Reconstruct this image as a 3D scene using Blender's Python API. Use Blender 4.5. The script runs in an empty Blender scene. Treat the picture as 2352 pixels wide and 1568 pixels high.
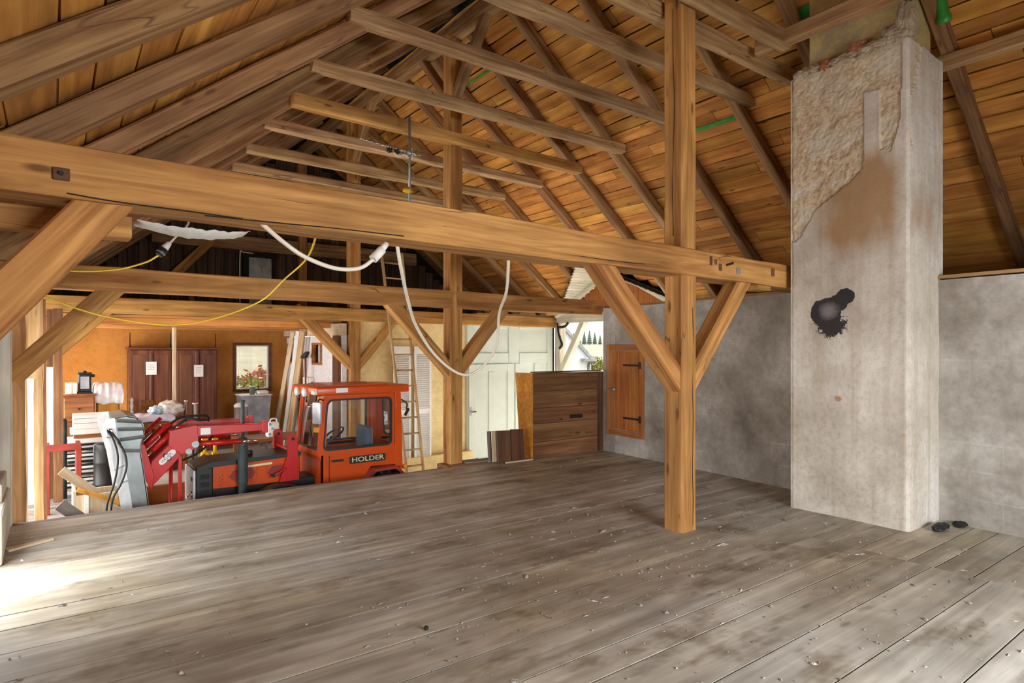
import bpy, bmesh, math, random
from mathutils import Vector, Matrix, noise as mnoise
random.seed(11)
S = bpy.context.scene
C = S.collection
R = math.radians

# ------------------------------------------------------------------ camera
cam_d = bpy.data.cameras.new('camera'); cam = bpy.data.objects.new('camera', cam_d); C.objects.link(cam)
cam.location = (0, 0, 1.6)
cam.rotation_euler = (R(90), 0, R(-36.77))
cam_d.sensor_width = 36; cam_d.lens = 36*1420/2352
cam_d.shift_y = 18/2352
cam_d.clip_start = 0.05; cam_d.clip_end = 1000
S.camera = cam

# ------------------------------------------------------------------ sky and light
W = bpy.data.worlds.new('sky'); S.world = W; W.use_nodes = True
nt = W.node_tree; nt.nodes.clear()
bg = nt.nodes.new('ShaderNodeBackground'); wo = nt.nodes.new('ShaderNodeOutputWorld')
tc = nt.nodes.new('ShaderNodeTexCoord'); sx = nt.nodes.new('ShaderNodeSeparateXYZ'); rp = nt.nodes.new('ShaderNodeValToRGB')
nt.links.new(tc.outputs['Generated'], sx.inputs[0]); nt.links.new(sx.outputs['Z'], rp.inputs[0])
rp.color_ramp.elements[0].color = (1.0, 0.93, 0.84, 1); rp.color_ramp.elements[1].color = (0.82, 0.93, 1.0, 1)
nt.links.new(rp.outputs[0], bg.inputs['Color']); nt.links.new(bg.outputs[0], wo.inputs['Surface'])
bg.inputs['Strength'].default_value = 1.6

def area(name, loc, rot, sx_, sy_, power, col=(1, .95, .88)):
    d = bpy.data.lights.new(name, 'AREA'); d.shape = 'RECTANGLE'; d.size = sx_; d.size_y = sy_; d.energy = power; d.color = col
    o = bpy.data.objects.new(name, d); C.objects.link(o); o.location = loc; o.rotation_euler = rot
    return o
sun_d = bpy.data.lights.new('sun', 'SUN'); sun_d.energy = 10.5; sun_d.angle = R(4); sun_d.color = (1, .93, .82)
sun = bpy.data.objects.new('sun', sun_d); C.objects.link(sun)
sun.rotation_euler = Vector((.80, .10, .62)).to_track_quat('Z', 'Y').to_euler()
# daylight entering through the openings of the barn
area('daylight_rear_gate', (2.9, -2.55, 1.55), (R(42), 0, 0), 3.0, 1.1, 345, (.94, .97, 1.0))
area('daylight_side_hatch', (-0.62, 5.45, 0.62), (R(76), 0, R(-90)), 1.3, 1.0, 50, (.93, .97, 1.0))
area('daylight_cart_gate', (-1.4, 9.1, 0.9), (R(90), 0, R(-90)), 3.3, 3.4, 215, (1, .97, .93))
area('daylight_back_window', (-0.62, 12.5, 0.9), (R(90), 0, R(-90)), 1.6, 1.5, 90, (1, .97, .93))
S.view_settings.view_transform = 'Standard'; S.view_settings.look = 'None'
S.view_settings.exposure = 0.6; S.view_settings.gamma = 1.0; S.view_settings.use_curve_mapping = False

S.cycles.max_bounces = 5; S.cycles.diffuse_bounces = 4; S.cycles.glossy_bounces = 3; S.cycles.transmission_bounces = 4; S.cycles.adaptive_threshold = .1
# ------------------------------------------------------------------ object helpers
WM = {}
I4 = Matrix.Identity(4)
def put(o, parent=None, M=None):
    C.objects.link(o)
    M = M or I4
    if parent is not None:
        o.parent = parent; o.matrix_basis = WM[parent.name].inverted() @ M
    else:
        o.matrix_basis = M
    WM[o.name] = M.copy()
    return o
def tag(o, label, cat, group=None, kind=None):
    if label: o['label'] = label
    if cat: o['category'] = cat
    if group: o['group'] = group
    if kind: o['kind'] = kind
    return o
def thing(name, loc, label, cat, group=None, kind=None):
    o = bpy.data.objects.new(name, None); o.empty_display_size = .1
    put(o, None, Matrix.Translation(loc)); return tag(o, label, cat, group, kind)
def struct(name, loc=(0, 0, 0), label=None):
    o = bpy.data.objects.new(name, None); put(o, None, Matrix.Translation(loc)); o['kind'] = 'structure'
    if label: o['label'] = label
    return o
def mesh(name, V, F, mat, parent=None, M=None, smooth=False):
    me = bpy.data.meshes.new(name); me.from_pydata([tuple(v) for v in V], [], F); me.update()
    if mat is not None: me.materials.append(mat)
    if smooth:
        for p in me.polygons: p.use_smooth = True
    return put(bpy.data.objects.new(name, me), parent, M)
BF = [(0, 3, 2, 1), (4, 5, 6, 7), (0, 1, 5, 4), (1, 2, 6, 5), (2, 3, 7, 6), (3, 0, 4, 7)]
def boxv(x0, x1, y0, y1, z0, z1):
    return [(x0, y0, z0), (x1, y0, z0), (x1, y1, z0), (x0, y1, z0), (x0, y0, z1), (x1, y0, z1), (x1, y1, z1), (x0, y1, z1)]
def bm_obj(name, bm, mat, parent, M=None, smooth=False):
    me = bpy.data.meshes.new(name); bm.normal_update(); bm.to_mesh(me); bm.free()
    if mat is not None: me.materials.append(mat)
    if smooth:
        for p in me.polygons: p.use_smooth = True
    return put(bpy.data.objects.new(name, me), parent, M)
def box(name, x0, x1, y0, y1, z0, z1, mat, parent=None, bev=0.0, rot=None, seg=1):
    """axis box in world space, optionally rotated about its centre; the local X axis is its longest side"""
    c = Vector(((x0+x1)/2, (y0+y1)/2, (z0+z1)/2)); d = [abs(x1-x0), abs(y1-y0), abs(z1-z0)]
    k = d.index(max(d))
    if k == 0: B = I4; e = d
    elif k == 1: B = Matrix.Rotation(R(90), 4, 'Z'); e = [d[1], d[0], d[2]]
    else: B = Matrix.Rotation(R(-90), 4, 'Y'); e = [d[2], d[1], d[0]]
    M = Matrix.Translation(c) @ (rot or I4) @ B
    if bev <= 0:
        return mesh(name, boxv(-e[0]/2, e[0]/2, -e[1]/2, e[1]/2, -e[2]/2, e[2]/2), BF, mat, parent, M)
    bm = bmesh.new(); bmesh.ops.create_cube(bm, size=1)
    bmesh.ops.scale(bm, vec=e, verts=bm.verts)
    bmesh.ops.bevel(bm, geom=bm.edges[:], offset=min(bev, min(e)*.45), segments=seg, affect='EDGES', profile=.5)
    return bm_obj(name, bm, mat, parent, M, smooth=seg > 1)
def frame_of(p0, p1, up=(0, 0, 1)):
    p0, p1 = Vector(p0), Vector(p1); x = (p1-p0).normalized(); u = Vector(up)
    if abs(x.dot(u)) > .98: u = Vector((0, 1, 0))
    y = u.cross(x).normalized(); z = x.cross(y)
    M = Matrix((x, y, z)).transposed().to_4x4(); M.translation = (p0+p1)/2
    return M, (p1-p0).length
def timber(name, p0, p1, w, h, mat, parent=None, up=(0, 0, 1), rough=.006, ch=.012, seg=None, wane=0.0):
    """hewn beam: chamfered section swept along its length with uneven faces"""
    M, L = frame_of(p0, p1, up)
    n = seg or max(3, int(L/.35))
    off = random.uniform(0, 500)
    V = []; F = []
    for i in range(n+1):
        x = -L/2+L*i/n
        c = ch+wane*max(0, mnoise.noise(Vector((x*1.1, off, 3))))
        a, b = w/2, h/2
        ring = [(-a+c, -b), (a-c, -b), (a, -b+c), (a, b-c), (a-c, b), (-a+c, b), (-a, b-c), (-a, -b+c)]
        for j, (y, z) in enumerate(ring):
            k = j//2
            dy = mnoise.noise(Vector((x*1.7, off+k*7, 1)))*rough*1.6
            dz = mnoise.noise(Vector((x*1.7, off+k*7, 9)))*rough*1.6
            V.append((x, y+dy, z+dz))
    for i in range(n):
        for j in range(8):
            a, b = i*8+j, i*8+(j+1) % 8
            F.append((a, b, b+8, a+8))
    F.append(tuple(range(7, -1, -1))); F.append(tuple(n*8+j for j in range(8)))
    return mesh(name, V, F, mat, parent, M)
def plank(name, p0, p1, w, t, mat, parent=None, up=(0, 0, 1), wav=0.0, seg=1, taper=0.0):
    """board p0->p1 (centre line), width w across, thickness t along up"""
    M, L = frame_of(p0, p1, up)
    off = random.uniform(0, 500); V = []; F = []
    for i in range(seg+1):
        x = -L/2+L*i/seg
        k = 1-taper*i/seg
        a = -w/2*k+wav*mnoise.noise(Vector((x*2.3, off, 0))); b = w/2*k+wav*mnoise.noise(Vector((x*2.3, off, 5)))
        V += [(x, a, -t/2), (x, b, -t/2), (x, b, t/2), (x, a, t/2)]
    for i in range(seg):
        for j in range(4):
            a, b = i*4+j, i*4+(j+1) % 4
            F.append((a, b, b+4, a+4))
    F.append((3, 2, 1, 0)); m = seg*4; F.append((m, m+1, m+2, m+3))
    return mesh(name, V, F, mat, parent, M)
def cyl(name, p0, p1, r, mat, parent=None, n=16, r2=None, smooth=True):
    M, L = frame_of(p0, p1); r2 = r if r2 is None else r2
    V = []; F = []
    for i, (x, q) in enumerate(((-L/2, r), (L/2, r2))):
        for j in range(n):
            a = 2*math.pi*j/n; V.append((x, q*math.cos(a), q*math.sin(a)))
    for j in range(n): F.append((j, (j+1) % n, n+(j+1) % n, n+j))
    F.append(tuple(range(n-1, -1, -1))); F.append(tuple(range(n, 2*n)))
    o = mesh(name, V, F, mat, parent, M)
    if smooth:
        for p in o.data.polygons: p.use_smooth = len(p.vertices) == 4
    return o
def lathe(name, base, prof, mat, parent=None, n=20, axis=(0, 0, 1), smooth=True):
    """prof: list of (radius, height) along axis from base"""
    ax = Vector(axis).normalized(); M, _ = frame_of(Vector(base), Vector(base)+ax)
    M.translation = Vector(base)
    V = []; F = []
    for r, h in prof:
        for j in range(n):
            a = 2*math.pi*j/n; V.append((h, r*math.cos(a), r*math.sin(a)))
    for i in range(len(prof)-1):
        for j in range(n): F.append((i*n+j, i*n+(j+1) % n, (i+1)*n+(j+1) % n, (i+1)*n+j))
    F.append(tuple(range(n-1, -1, -1))); F.append(tuple((len(prof)-1)*n+j for j in range(n)))
    o = mesh(name, V, F, mat, parent, M)
    if smooth:
        for p in o.data.polygons: p.use_smooth = len(p.vertices) == 4
    return o
def prism(name, poly, a, b, mat, parent=None, axis='y', bev=0):
    """polygon in the plane across axis, extruded from a to b.  axis y: (x,z); x: (y,z); z: (x,y)"""
    def P(p, t): return {'y': (p[0], t, p[1]), 'x': (t, p[0], p[1]), 'z': (p[0], p[1], t)}[axis]
    n = len(poly)
    c = Vector((0, 0, 0))
    V = [Vector(P(p, a)) for p in poly]+[Vector(P(p, b)) for p in poly]
    for v in V: c += v
    c /= len(V); V = [v-c for v in V]
    F = [tuple(range(n)), tuple(range(2*n-1, n-1, -1))]+[(i, n+i, n+(i+1) % n, (i+1) % n) for i in range(n)]
    bm = bmesh.new(); vs = [bm.verts.new(v) for v in V]
    for f in F: bm.faces.new([vs[i] for i in f])
    bmesh.ops.recalc_face_normals(bm, faces=bm.faces[:])
    if bev: bmesh.ops.bevel(bm, geom=bm.edges[:], offset=bev, segments=2, affect='EDGES', profile=.5)
    return bm_obj(name, bm, mat, parent, Matrix.Translation(c))
def cable(name, pts, r, mat, parent=None, res=6, n=8):
    """smooth tube swept through the points"""
    P = [Vector(p) for p in pts]; c = P[0].copy(); P = [P[0]*2-P[1]]+P+[P[-1]*2-P[-2]]
    L = []
    for i in range(1, len(P)-2):
        a, b, d, e = P[i-1:i+3]
        for k in range(res):
            t = k/res; L.append(.5*(2*b+(d-a)*t+(2*a-5*b+4*d-e)*t*t+(3*b-a-3*d+e)*t**3))
    L.append(P[-2]); V = []; F = []
    up = Vector((0, 1, .01))
    for i, p in enumerate(L):
        d = (L[min(i+1, len(L)-1)]-L[max(i-1, 0)]).normalized(); x = up.cross(d)
        if x.length < .05: x = Vector((1, 0, 0)).cross(d)
        x.normalize(); y = d.cross(x)
        for k in range(n): a = 2*math.pi*k/n; V.append(p-c+x*r*math.cos(a)+y*r*math.sin(a))
    for i in range(len(L)-1):
        for k in range(n): F.append((i*n+k, i*n+(k+1) % n, (i+1)*n+(k+1) % n, (i+1)*n+k))
    F += [tuple(range(n-1, -1, -1)), tuple((len(L)-1)*n+k for k in range(n))]
    return mesh(name, V, F, mat, parent, Matrix.Translation(c), smooth=True)
def text(name, body, M, size, mat, parent=None, sx_=1.0, ext=.001):
    cu = bpy.data.curves.new(name, 'FONT'); cu.body = body; cu.size = size; cu.extrude = ext; cu.align_x = 'CENTER'; cu.align_y = 'CENTER'
    tmp = bpy.data.objects.new('tmp_text', cu); me = bpy.data.meshes.new_from_object(tmp); bpy.data.objects.remove(tmp)
    me.name = name; me.materials.clear(); me.materials.append(mat)
    return put(bpy.data.objects.new(name, me), parent, M @ Matrix.Diagonal((sx_, 1, 1, 1)))
def ring(name, outer, inner, y0, y1, mat, parent=None, axis='y'):
    """flat frame between two polygons with equal point counts, extruded"""
    def P(p, t): return {'y': (p[0], t, p[1]), 'x': (t, p[0], p[1])}[axis]
    n = len(outer); V = [P(p, y0) for p in outer]+[P(p, y0) for p in inner]+[P(p, y1) for p in outer]+[P(p, y1) for p in inner]
    F = []
    for i in range(n):
        j = (i+1) % n
        F += [(i, j, n+j, n+i), (2*n+i, 3*n+i, 3*n+j, 2*n+j), (i, 2*n+i, 2*n+j, j), (n+i, n+j, 3*n+j, 3*n+i)]
    bm = bmesh.new(); c = Vector(V[0]); vs = [bm.verts.new(Vector(v)-c) for v in V]
    for f in F: bm.faces.new([vs[k] for k in f])
    bmesh.ops.recalc_face_normals(bm, faces=bm.faces[:])
    return bm_obj(name, bm, mat, parent, Matrix.Translation(c))
def rounded(quad, r, n=5):
    """rounded polygon from corner list"""
    out = []; m = len(quad)
    for i in range(m):
        p = Vector(quad[i]); a = (Vector(quad[i-1])-p).normalized(); b = (Vector(quad[(i+1) % m])-p).normalized()
        for k in range(n+1):
            t = k/n
            out.append(tuple(p+a*r*(1-t)**2+b*r*t**2))
    return out
def inset(quad, d):
    c = Vector((sum(p[0] for p in quad)/len(quad), sum(p[1] for p in quad)/len(quad)))
    o = []
    for p in quad:
        v = Vector(p)-c; o.append((p[0]-math.copysign(d, v.x), p[1]-math.copysign(d, v.y)))
    return o

# ------------------------------------------------------------------ materials
def new_mat(name):
    m = bpy.data.materials.new(name); m.use_nodes = True
    n = m.node_tree.nodes; return m, n, m.node_tree.links, n['Principled BSDF']
def rgba(c): return (c[0], c[1], c[2], 1)
def flat(name, col, rough=.6, metal=0.0, var=.12, scale=6, bump=.05, spec=.5):
    m, n, l, b = new_mat(name)
    t = n.new('ShaderNodeTexCoord'); nz = n.new('ShaderNodeTexNoise'); nz.inputs['Scale'].default_value = scale; nz.inputs['Detail'].default_value = 3
    l.new(t.outputs['Object'], nz.inputs['Vector'])
    r = n.new('ShaderNodeValToRGB'); l.new(nz.outputs['Fac'], r.inputs[0])
    r.color_ramp.elements[0].position = .3; r.color_ramp.elements[1].position = .7
    r.color_ramp.elements[0].color = rgba([c*(1-var) for c in col]); r.color_ramp.elements[1].color = rgba([min(1, c*(1+var)) for c in col])
    l.new(r.outputs[0], b.inputs['Base Color'])
    b.inputs['Roughness'].default_value = rough; b.inputs['Metallic'].default_value = metal; b.inputs['Specular IOR Level'].default_value = spec
    if bump:
        bp = n.new('ShaderNodeBump'); bp.inputs['Strength'].default_value = bump; bp.inputs['Distance'].default_value = .01
        l.new(nz.outputs['Fac'], bp.inputs['Height']); l.new(bp.outputs[0], b.inputs['Normal'])
    return m
def mixn(n, l, mode, fac, a, b_):
    x = n.new('ShaderNodeMix'); x.data_type = 'RGBA'; x.blend_type = mode
    for s, v in (('Factor', fac), ('A', a), ('B', b_)):
        i = [q for q in x.inputs if q.name == s and (q.type == 'VALUE' if s == 'Factor' else q.type == 'RGBA')][0]
        if isinstance(v, (int, float)): i.default_value = v
        elif isinstance(v, tuple): i.default_value = rgba(v)
        else: l.new(v, i)
    return [q for q in x.outputs if q.type == 'RGBA'][0]
def ramp(n, l, src, stops):
    r = n.new('ShaderNodeValToRGB'); e = r.color_ramp.elements
    while len(e) < len(stops): e.new(.5)
    for el, (p, c) in zip(e, stops):
        el.position = p; el.color = rgba(c) if isinstance(c, tuple) else (c, c, c, 1)
    l.new(src, r.inputs[0]); return r.outputs[0]
def tex(n, l, vec, kind, scale, **kw):
    t = n.new('ShaderNodeTex'+kind); t.inputs['Scale'].default_value = scale
    for k, v in kw.items(): t.inputs[k].default_value = v
    l.new(vec, t.inputs['Vector']); return t
def mapped(n, l, vec, sc, loc=None):
    mp = n.new('ShaderNodeMapping'); mp.inputs['Scale'].default_value = sc; l.new(vec, mp.inputs['Vector'])
    if loc is not None: l.new(loc, mp.inputs['Location'])
    return mp.outputs[0]
def wood(name, dark, light, grain=14, rough=.75, rnd=.3, crack=.6, knot=.8, stain=None, stain_amt=.5, bump=.25, hue=.007, world_stain=None):
    """sawn timber, grain along the local X axis, every piece a little different"""
    m, n, l, b = new_mat(name)
    t = n.new('ShaderNodeTexCoord'); oi = n.new('ShaderNodeObjectInfo')
    cx = n.new('ShaderNodeCombineXYZ')
    mu = n.new('ShaderNodeMath'); mu.operation = 'MULTIPLY'; mu.inputs[1].default_value = 91.0; l.new(oi.outputs['Random'], mu.inputs[0])
    for k in range(3): l.new(mu.outputs[0], cx.inputs[k])
    ad = n.new('ShaderNodeVectorMath'); ad.operation = 'ADD'; l.new(t.outputs['Object'], ad.inputs[0]); l.new(cx.outputs[0], ad.inputs[1])
    v = ad.outputs[0]
    g = tex(n, l, mapped(n, l, v, (grain*.05, grain, grain)), 'Noise', 1.0, Detail=4.0, Roughness=.66, Distortion=.4)
    col = ramp(n, l, g.outputs['Fac'], [(.34, dark), (.52, tuple((p+q)/2 for p, q in zip(dark, light))), (.67, light)])
    low = tex(n, l, v, 'Noise', 1.6, Detail=2.0, Roughness=.6)
    col = mixn(n, l, 'MULTIPLY', .75, col, ramp(n, l, low.outputs['Fac'], [(.3, .62), (.65, 1.0)]))
    if stain:
        st = tex(n, l, mapped(n, l, v, (.6, 2.2, 2.2)), 'Noise', 1.3, Detail=3.0, Roughness=.75)
        f = ramp(n, l, st.outputs['Fac'], [(.48, 0.0), (.66, stain_amt)])
        col = mixn(n, l, 'MIX', f, col, stain)
    if world_stain:      # spills and dust that run across neighbouring boards
        ge = n.new('ShaderNodeNewGeometry')
        for k, (c_, lo_, hi_, sc_) in enumerate(world_stain):
            w_ = tex(n, l, mapped(n, l, ge.outputs['Position'], (.55, 1.0, 1.0)), 'Noise', sc_, Detail=4.0, Roughness=.72)
            col = mixn(n, l, 'MULTIPLY', ramp(n, l, w_.outputs['Fac'], [(lo_, 0.0), (hi_, 1.0)]), col, c_)
    if knot:
        vo = tex(n, l, mapped(n, l, v, (1.6, 5.0, 5.0)), 'Voronoi', 1.0)
        f = ramp(n, l, vo.outputs['Distance'], [(.05, knot), (.12, 0.0)])
        col = mixn(n, l, 'MIX', f, col, tuple(c*.35 for c in dark))
    if crack:
        cr = tex(n, l, mapped(n, l, v, (.9, 9.0, 9.0)), 'Noise', 1.0, Detail=1.0, Roughness=.5)
        f = ramp(n, l, cr.outputs['Fac'], [(.488, 0.0), (.5, crack), (.512, 0.0)])
        f2 = ramp(n, l, low.outputs['Color'], [(.52, 0.0), (.6, 1.0)])
        f = mixn(n, l, 'MULTIPLY', 1.0, f, f2)
        col = mixn(n, l, 'MIX', f, col, tuple(c*.22 for c in dark))
    hs = n.new('ShaderNodeHueSaturation')
    mr = n.new('ShaderNodeMapRange'); mr.inputs['To Min'].default_value = 1-rnd; mr.inputs['To Max'].default_value = 1+rnd*.8
    l.new(oi.outputs['Random'], mr.inputs['Value']); l.new(mr.outputs[0], hs.inputs['Value'])
    wn = n.new('ShaderNodeTexWhiteNoise'); wn.noise_dimensions = '1D'; l.new(mu.outputs[0], wn.inputs['W'])
    mh = n.new('ShaderNodeMapRange'); mh.inputs['To Min'].default_value = .5-hue; mh.inputs['To Max'].default_value = .5+hue
    l.new(wn.outputs['Value'], mh.inputs['Value']); l.new(mh.outputs[0], hs.inputs['Hue'])
    l.new(col, hs.inputs['Color']); l.new(hs.outputs[0], b.inputs['Base Color'])
    b.inputs['Roughness'].default_value = rough; b.inputs['Specular IOR Level'].default_value = .3
    bp = n.new('ShaderNodeBump'); bp.inputs['Strength'].default_value = bump; bp.inputs['Distance'].default_value = .006
    l.new(g.outputs['Fac'], bp.inputs['Height']); l.new(bp.outputs[0], b.inputs['Normal'])
    return m
def plaster(name, c1, c2, c3, scale=1.2, bump=.4, blocks=False, streak=None):
    m, n, l, b = new_mat(name)
    t = n.new('ShaderNodeTexCoord'); v = t.outputs['Object']
    a = tex(n, l, v, 'Noise', scale, Detail=5.0, Roughness=.64)
    f = tex(n, l, v, 'Noise', scale*14, Detail=4.0, Roughness=.7)
    col = ramp(n, l, a.outputs['Fac'], [(.3, c1), (.5, c2), (.7, c3)])
    col = mixn(n, l, 'MULTIPLY', .5, col, ramp(n, l, f.outputs['Fac'], [(.3, .6), (.6, 1.0)]))
    if blocks:
        sp = n.new('ShaderNodeSeparateXYZ'); l.new(v, sp.inputs[0]); cb = n.new('ShaderNodeCombineXYZ')
        l.new(sp.outputs['Y'], cb.inputs['X']); l.new(sp.outputs['Z'], cb.inputs['Y'])
        br = n.new('ShaderNodeTexBrick'); br.inputs['Scale'].default_value = 1.0
        br.inputs['Brick Width'].default_value = .5; br.inputs['Row Height'].default_value = .25; br.inputs['Mortar Size'].default_value = .012
        br.inputs['Mortar Smooth'].default_value = .6
        l.new(cb.outputs[0], br.inputs['Vector'])
        w = tex(n, l, v, 'Noise', 2.0, Detail=3.0)
        ff = mixn(n, l, 'MULTIPLY', 1.0, br.outputs['Fac'], ramp(n, l, w.outputs['Fac'], [(.46, 0.0), (.66, .16)]))
        col = mixn(n, l, 'MIX', ff, col, tuple(min(1, c*1.35) for c in c3))
    if streak:
        s = tex(n, l, mapped(n, l, v, (9, 9, .35)), 'Noise', 1.0, Detail=5.0)
        col = mixn(n, l, 'MIX', ramp(n, l, s.outputs['Fac'], [(.52, 0.0), (.75, .6)]), col, streak)
    l.new(col, b.inputs['Base Color']); b.inputs['Roughness'].default_value = .92; b.inputs['Specular IOR Level'].default_value = .15
    bp = n.new('ShaderNodeBump'); bp.inputs['Strength'].default_value = bump; bp.inputs['Distance'].default_value = .01
    l.new(f.outputs['Fac'], bp.inputs['Height']); l.new(bp.outputs[0], b.inputs['Normal'])
    return m
def glass(name, tint=(.9, .95, .95), alpha=.25):
    m, n, l, b = new_mat(name); n.remove(b)
    out = n['Material Output']; tr = n.new('ShaderNodeBsdfTransparent'); gl = n.new('ShaderNodeBsdfGlossy'); mx = n.new('ShaderNodeMixShader')
    tr.inputs['Color'].default_value = rgba(tint); gl.inputs['Roughness'].default_value = .03
    fr = n.new('ShaderNodeFresnel'); fr.inputs['IOR'].default_value = 1.45
    mn = n.new('ShaderNodeMath'); mn.operation = 'MAXIMUM'; mn.inputs[1].default_value = alpha*.3; l.new(fr.outputs[0], mn.inputs[0])
    l.new(mn.outputs[0], mx.inputs[0]); l.new(tr.outputs[0], mx.inputs[1]); l.new(gl.outputs[0], mx.inputs[2]); l.new(mx.outputs[0], out.inputs['Surface'])
    return m
mt = {}
mt['honey'] = wood('honey_timber', (.29, .115, .026), (.69, .375, .115), grain=11, rnd=.14, crack=.85, knot=.8, hue=.008)
mt['rafter'] = wood('rafter_timber', (.19, .082, .03), (.50, .30, .135), grain=12, rnd=.2, crack=.7, knot=.6, hue=.006)
mt['collar'] = wood('collar_timber', (.27, .135, .05), (.64, .43, .22), grain=12, rnd=.14, crack=.8, knot=.6, hue=.006)
mt['roofboard'] = wood('roof_board', (.46, .175, .03), (.84, .41, .095), grain=8, rnd=.16, crack=.15, knot=.8, stain=(.22, .09, .03), stain_amt=.5, hue=.007)
mt['floor'] = wood('floor_plank', (.365, .335, .29), (.67, .64, .575), grain=8, rough=.5, rnd=.09, crack=.3, knot=.6, stain=(.19, .155, .11), stain_amt=.45, hue=.003, world_stain=[((.74, .69, .62), .46, .62, .8), ((.60, .54, .46), .54, .66, 2.1), ((.90, .84, .70), .45, .6, .35)])
mt['floor_lower'] = plaster('cart_bay_concrete', (.42, .40, .36), (.52, .50, .46), (.60, .58, .54))
mt['deck'] = wood('grey_deck', (.22, .19, .17), (.42, .37, .33), grain=10, rnd=.2, knot=.4)
mt['orange_wall'] = plaster('ochre_panel', (.42, .165, .032), (.50, .215, .048), (.57, .265, .068), scale=.8, bump=.05)
mt['orange_joist'] = wood('ochre_joist', (.52, .22, .05), (.74, .36, .11), rnd=.15, crack=.1, knot=.3)
mt['lilac'] = plaster('pale_plaster', (.74, .71, .72), (.82, .80, .81), (.88, .87, .88), bump=.1)
mt['cream'] = plaster('cream_panel', (.78, .58, .26), (.86, .67, .34), (.90, .74, .42), scale=.7, bump=.05)
mt['concrete'] = plaster('block_wall', (.19, .165, .14), (.37, .34, .30), (.60, .575, .54), scale=1.0, bump=.5, blocks=True)
mt['white_paint'] = flat('white_paint', (.62, .69, .635), .5, var=.05, scale=3)
mt['white'] = flat('white_goods', (.84, .83, .80), .6, var=.05)
mt['cream_paint'] = wood('cream_painted_wood', (.62, .58, .46), (.82, .78, .66), rnd=.08, crack=.2, knot=.2)
mt['gable'] = wood('dark_gable_board', (.05, .03, .02), (.16, .09, .055), rnd=.35, knot=.4)
mt['brown_board'] = wood('brown_board', (.17, .075, .03), (.36, .18, .08), rnd=.22, knot=.8)
mt['dark_board'] = wood('dark_board', (.09, .04, .02), (.20, .10, .05), rnd=.2)
mt['hatch'] = wood('orange_pine', (.34, .10, .022), (.52, .20, .055), rnd=.08, knot=.6, crack=.15)
mt['amber'] = wood('amber_board', (.55, .22, .03), (.80, .40, .08), rnd=.1, knot=.9, crack=.2)
mt['ward'] = wood('wardrobe_veneer', (.10, .03, .012), (.25, .085, .035), grain=9, rnd=.12, knot=.1, crack=.0, rough=.45)
mt['furn'] = wood('furniture_wood', (.24, .09, .022), (.42, .175, .05), rnd=.15, knot=.1, crack=0, rough=.45)
mt['pale_wood'] = wood('pale_raw_wood', (.56, .42, .26), (.84, .70, .50), rnd=.15, knot=.4)
mt['waney'] = wood('waney_slab', (.30, .15, .06), (.72, .52, .28), grain=9, rnd=.4, knot=.6)
mt['ladder'] = wood('ladder_wood', (.40, .24, .10), (.66, .46, .24), rnd=.1, knot=.2, crack=.1)
mt['red'] = flat('loader_red', (.52, .010, .010), .32, var=.12, scale=3)
mt['orange'] = flat('tractor_orange', (.60, .075, .005), .3, var=.1, scale=2)
mt['redbrown'] = flat('oxide_red', (.27, .03, .018), .6, var=.2)
mt['black'] = flat('black_plastic', (.012, .013, .015), .45, var=.2)
mt['rubber'] = flat('tyre_rubber', (.02, .02, .022), .8, var=.2)
mt['muffler'] = flat('muffler_green_grey', (.03, .05, .05), .5, var=.3)
mt['zinc'] = flat('galvanised_zinc', (.30, .34, .34), .42, metal=.6, var=.25, scale=4)
mt['zinc_white'] = flat('pale_zinc', (.74, .77, .80), .4, metal=.25, var=.12, scale=5)
mt['chrome'] = flat('chrome', (.8, .8, .82), .12, metal=1, var=.05)
mt['iron'] = flat('black_iron', (.02, .022, .025), .55, metal=.4, var=.3)
mt['steel'] = flat('grey_steel', (.33, .34, .37), .4, metal=.5, var=.25)
mt['yellow'] = flat('yellow_paint', (.80, .50, .01), .5)
mt['yellow_cable'] = flat('yellow_cable', (.85, .62, .03), .5, var=.05)
mt['white_cable'] = flat('white_cable', (.80, .75, .64), .5, var=.06)
mt['green'] = flat('green_foil', (.04, .30, .05), .45, var=.3)
mt['paper'] = flat('paper', (.86, .86, .84), .8, var=.03)
mt['ink'] = flat('grey_ink', (.22, .22, .24), .8)
mt['letter'] = flat('pale_letter', (.82, .80, .45), .5, var=.03)
mt['lamp'] = flat('lamp_lens', (.85, .85, .82), .15, var=.1)
mt['amber_lens'] = flat('amber_lens', (.9, .3, .01), .2)
mt['seat'] = flat('blue_grey_seat', (.10, .16, .22), .6, var=.3)
mt['lilac_cloth'] = flat('lilac_sheet', (.60, .58, .74), .8, var=.12, scale=9)
mt['white_cloth'] = flat('white_cloth', (.78, .78, .80), .85, var=.12, scale=8)
mt['plastic'] = flat('clear_plastic_bag', (.62, .60, .56), .25, var=.25, scale=12)
mt['blue'] = flat('blue_print', (.12, .42, .66), .5)
mt['brick'] = flat('brick_red', (.40, .16, .09), .9, var=.3, scale=20)
mt['shaft'] = plaster('yellow_limewash', (.30, .26, .20), (.55, .43, .18), (.66, .54, .26), scale=2.5, bump=.3, streak=(.36, .34, .32))
mt['rubble'] = plaster('lime_rubble', (.34, .25, .16), (.50, .41, .29), (.62, .54, .43), scale=8, bump=.9)
mt['glass'] = glass('window_glass'); mt['cab_glass'] = glass('cab_glass', (.96, .98, .98), .2)
mt['field'] = plaster('dry_field', (.17, .135, .09), (.22, .18, .125), (.25, .215, .16), scale=.05, bump=0)
mt['conifer'] = flat('conifer', (.10, .15, .13), .9, var=.4, scale=1.5)
mt['bush'] = flat('autumn_bush', (.24, .26, .05), .9, var=.6, scale=1.2)
mt['render_white'] = flat('house_render', (.70, .74, .80), .8, var=.05)
mt['tar'] = flat('black_underlay', (.012, .010, .009), .9, var=.3)
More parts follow.
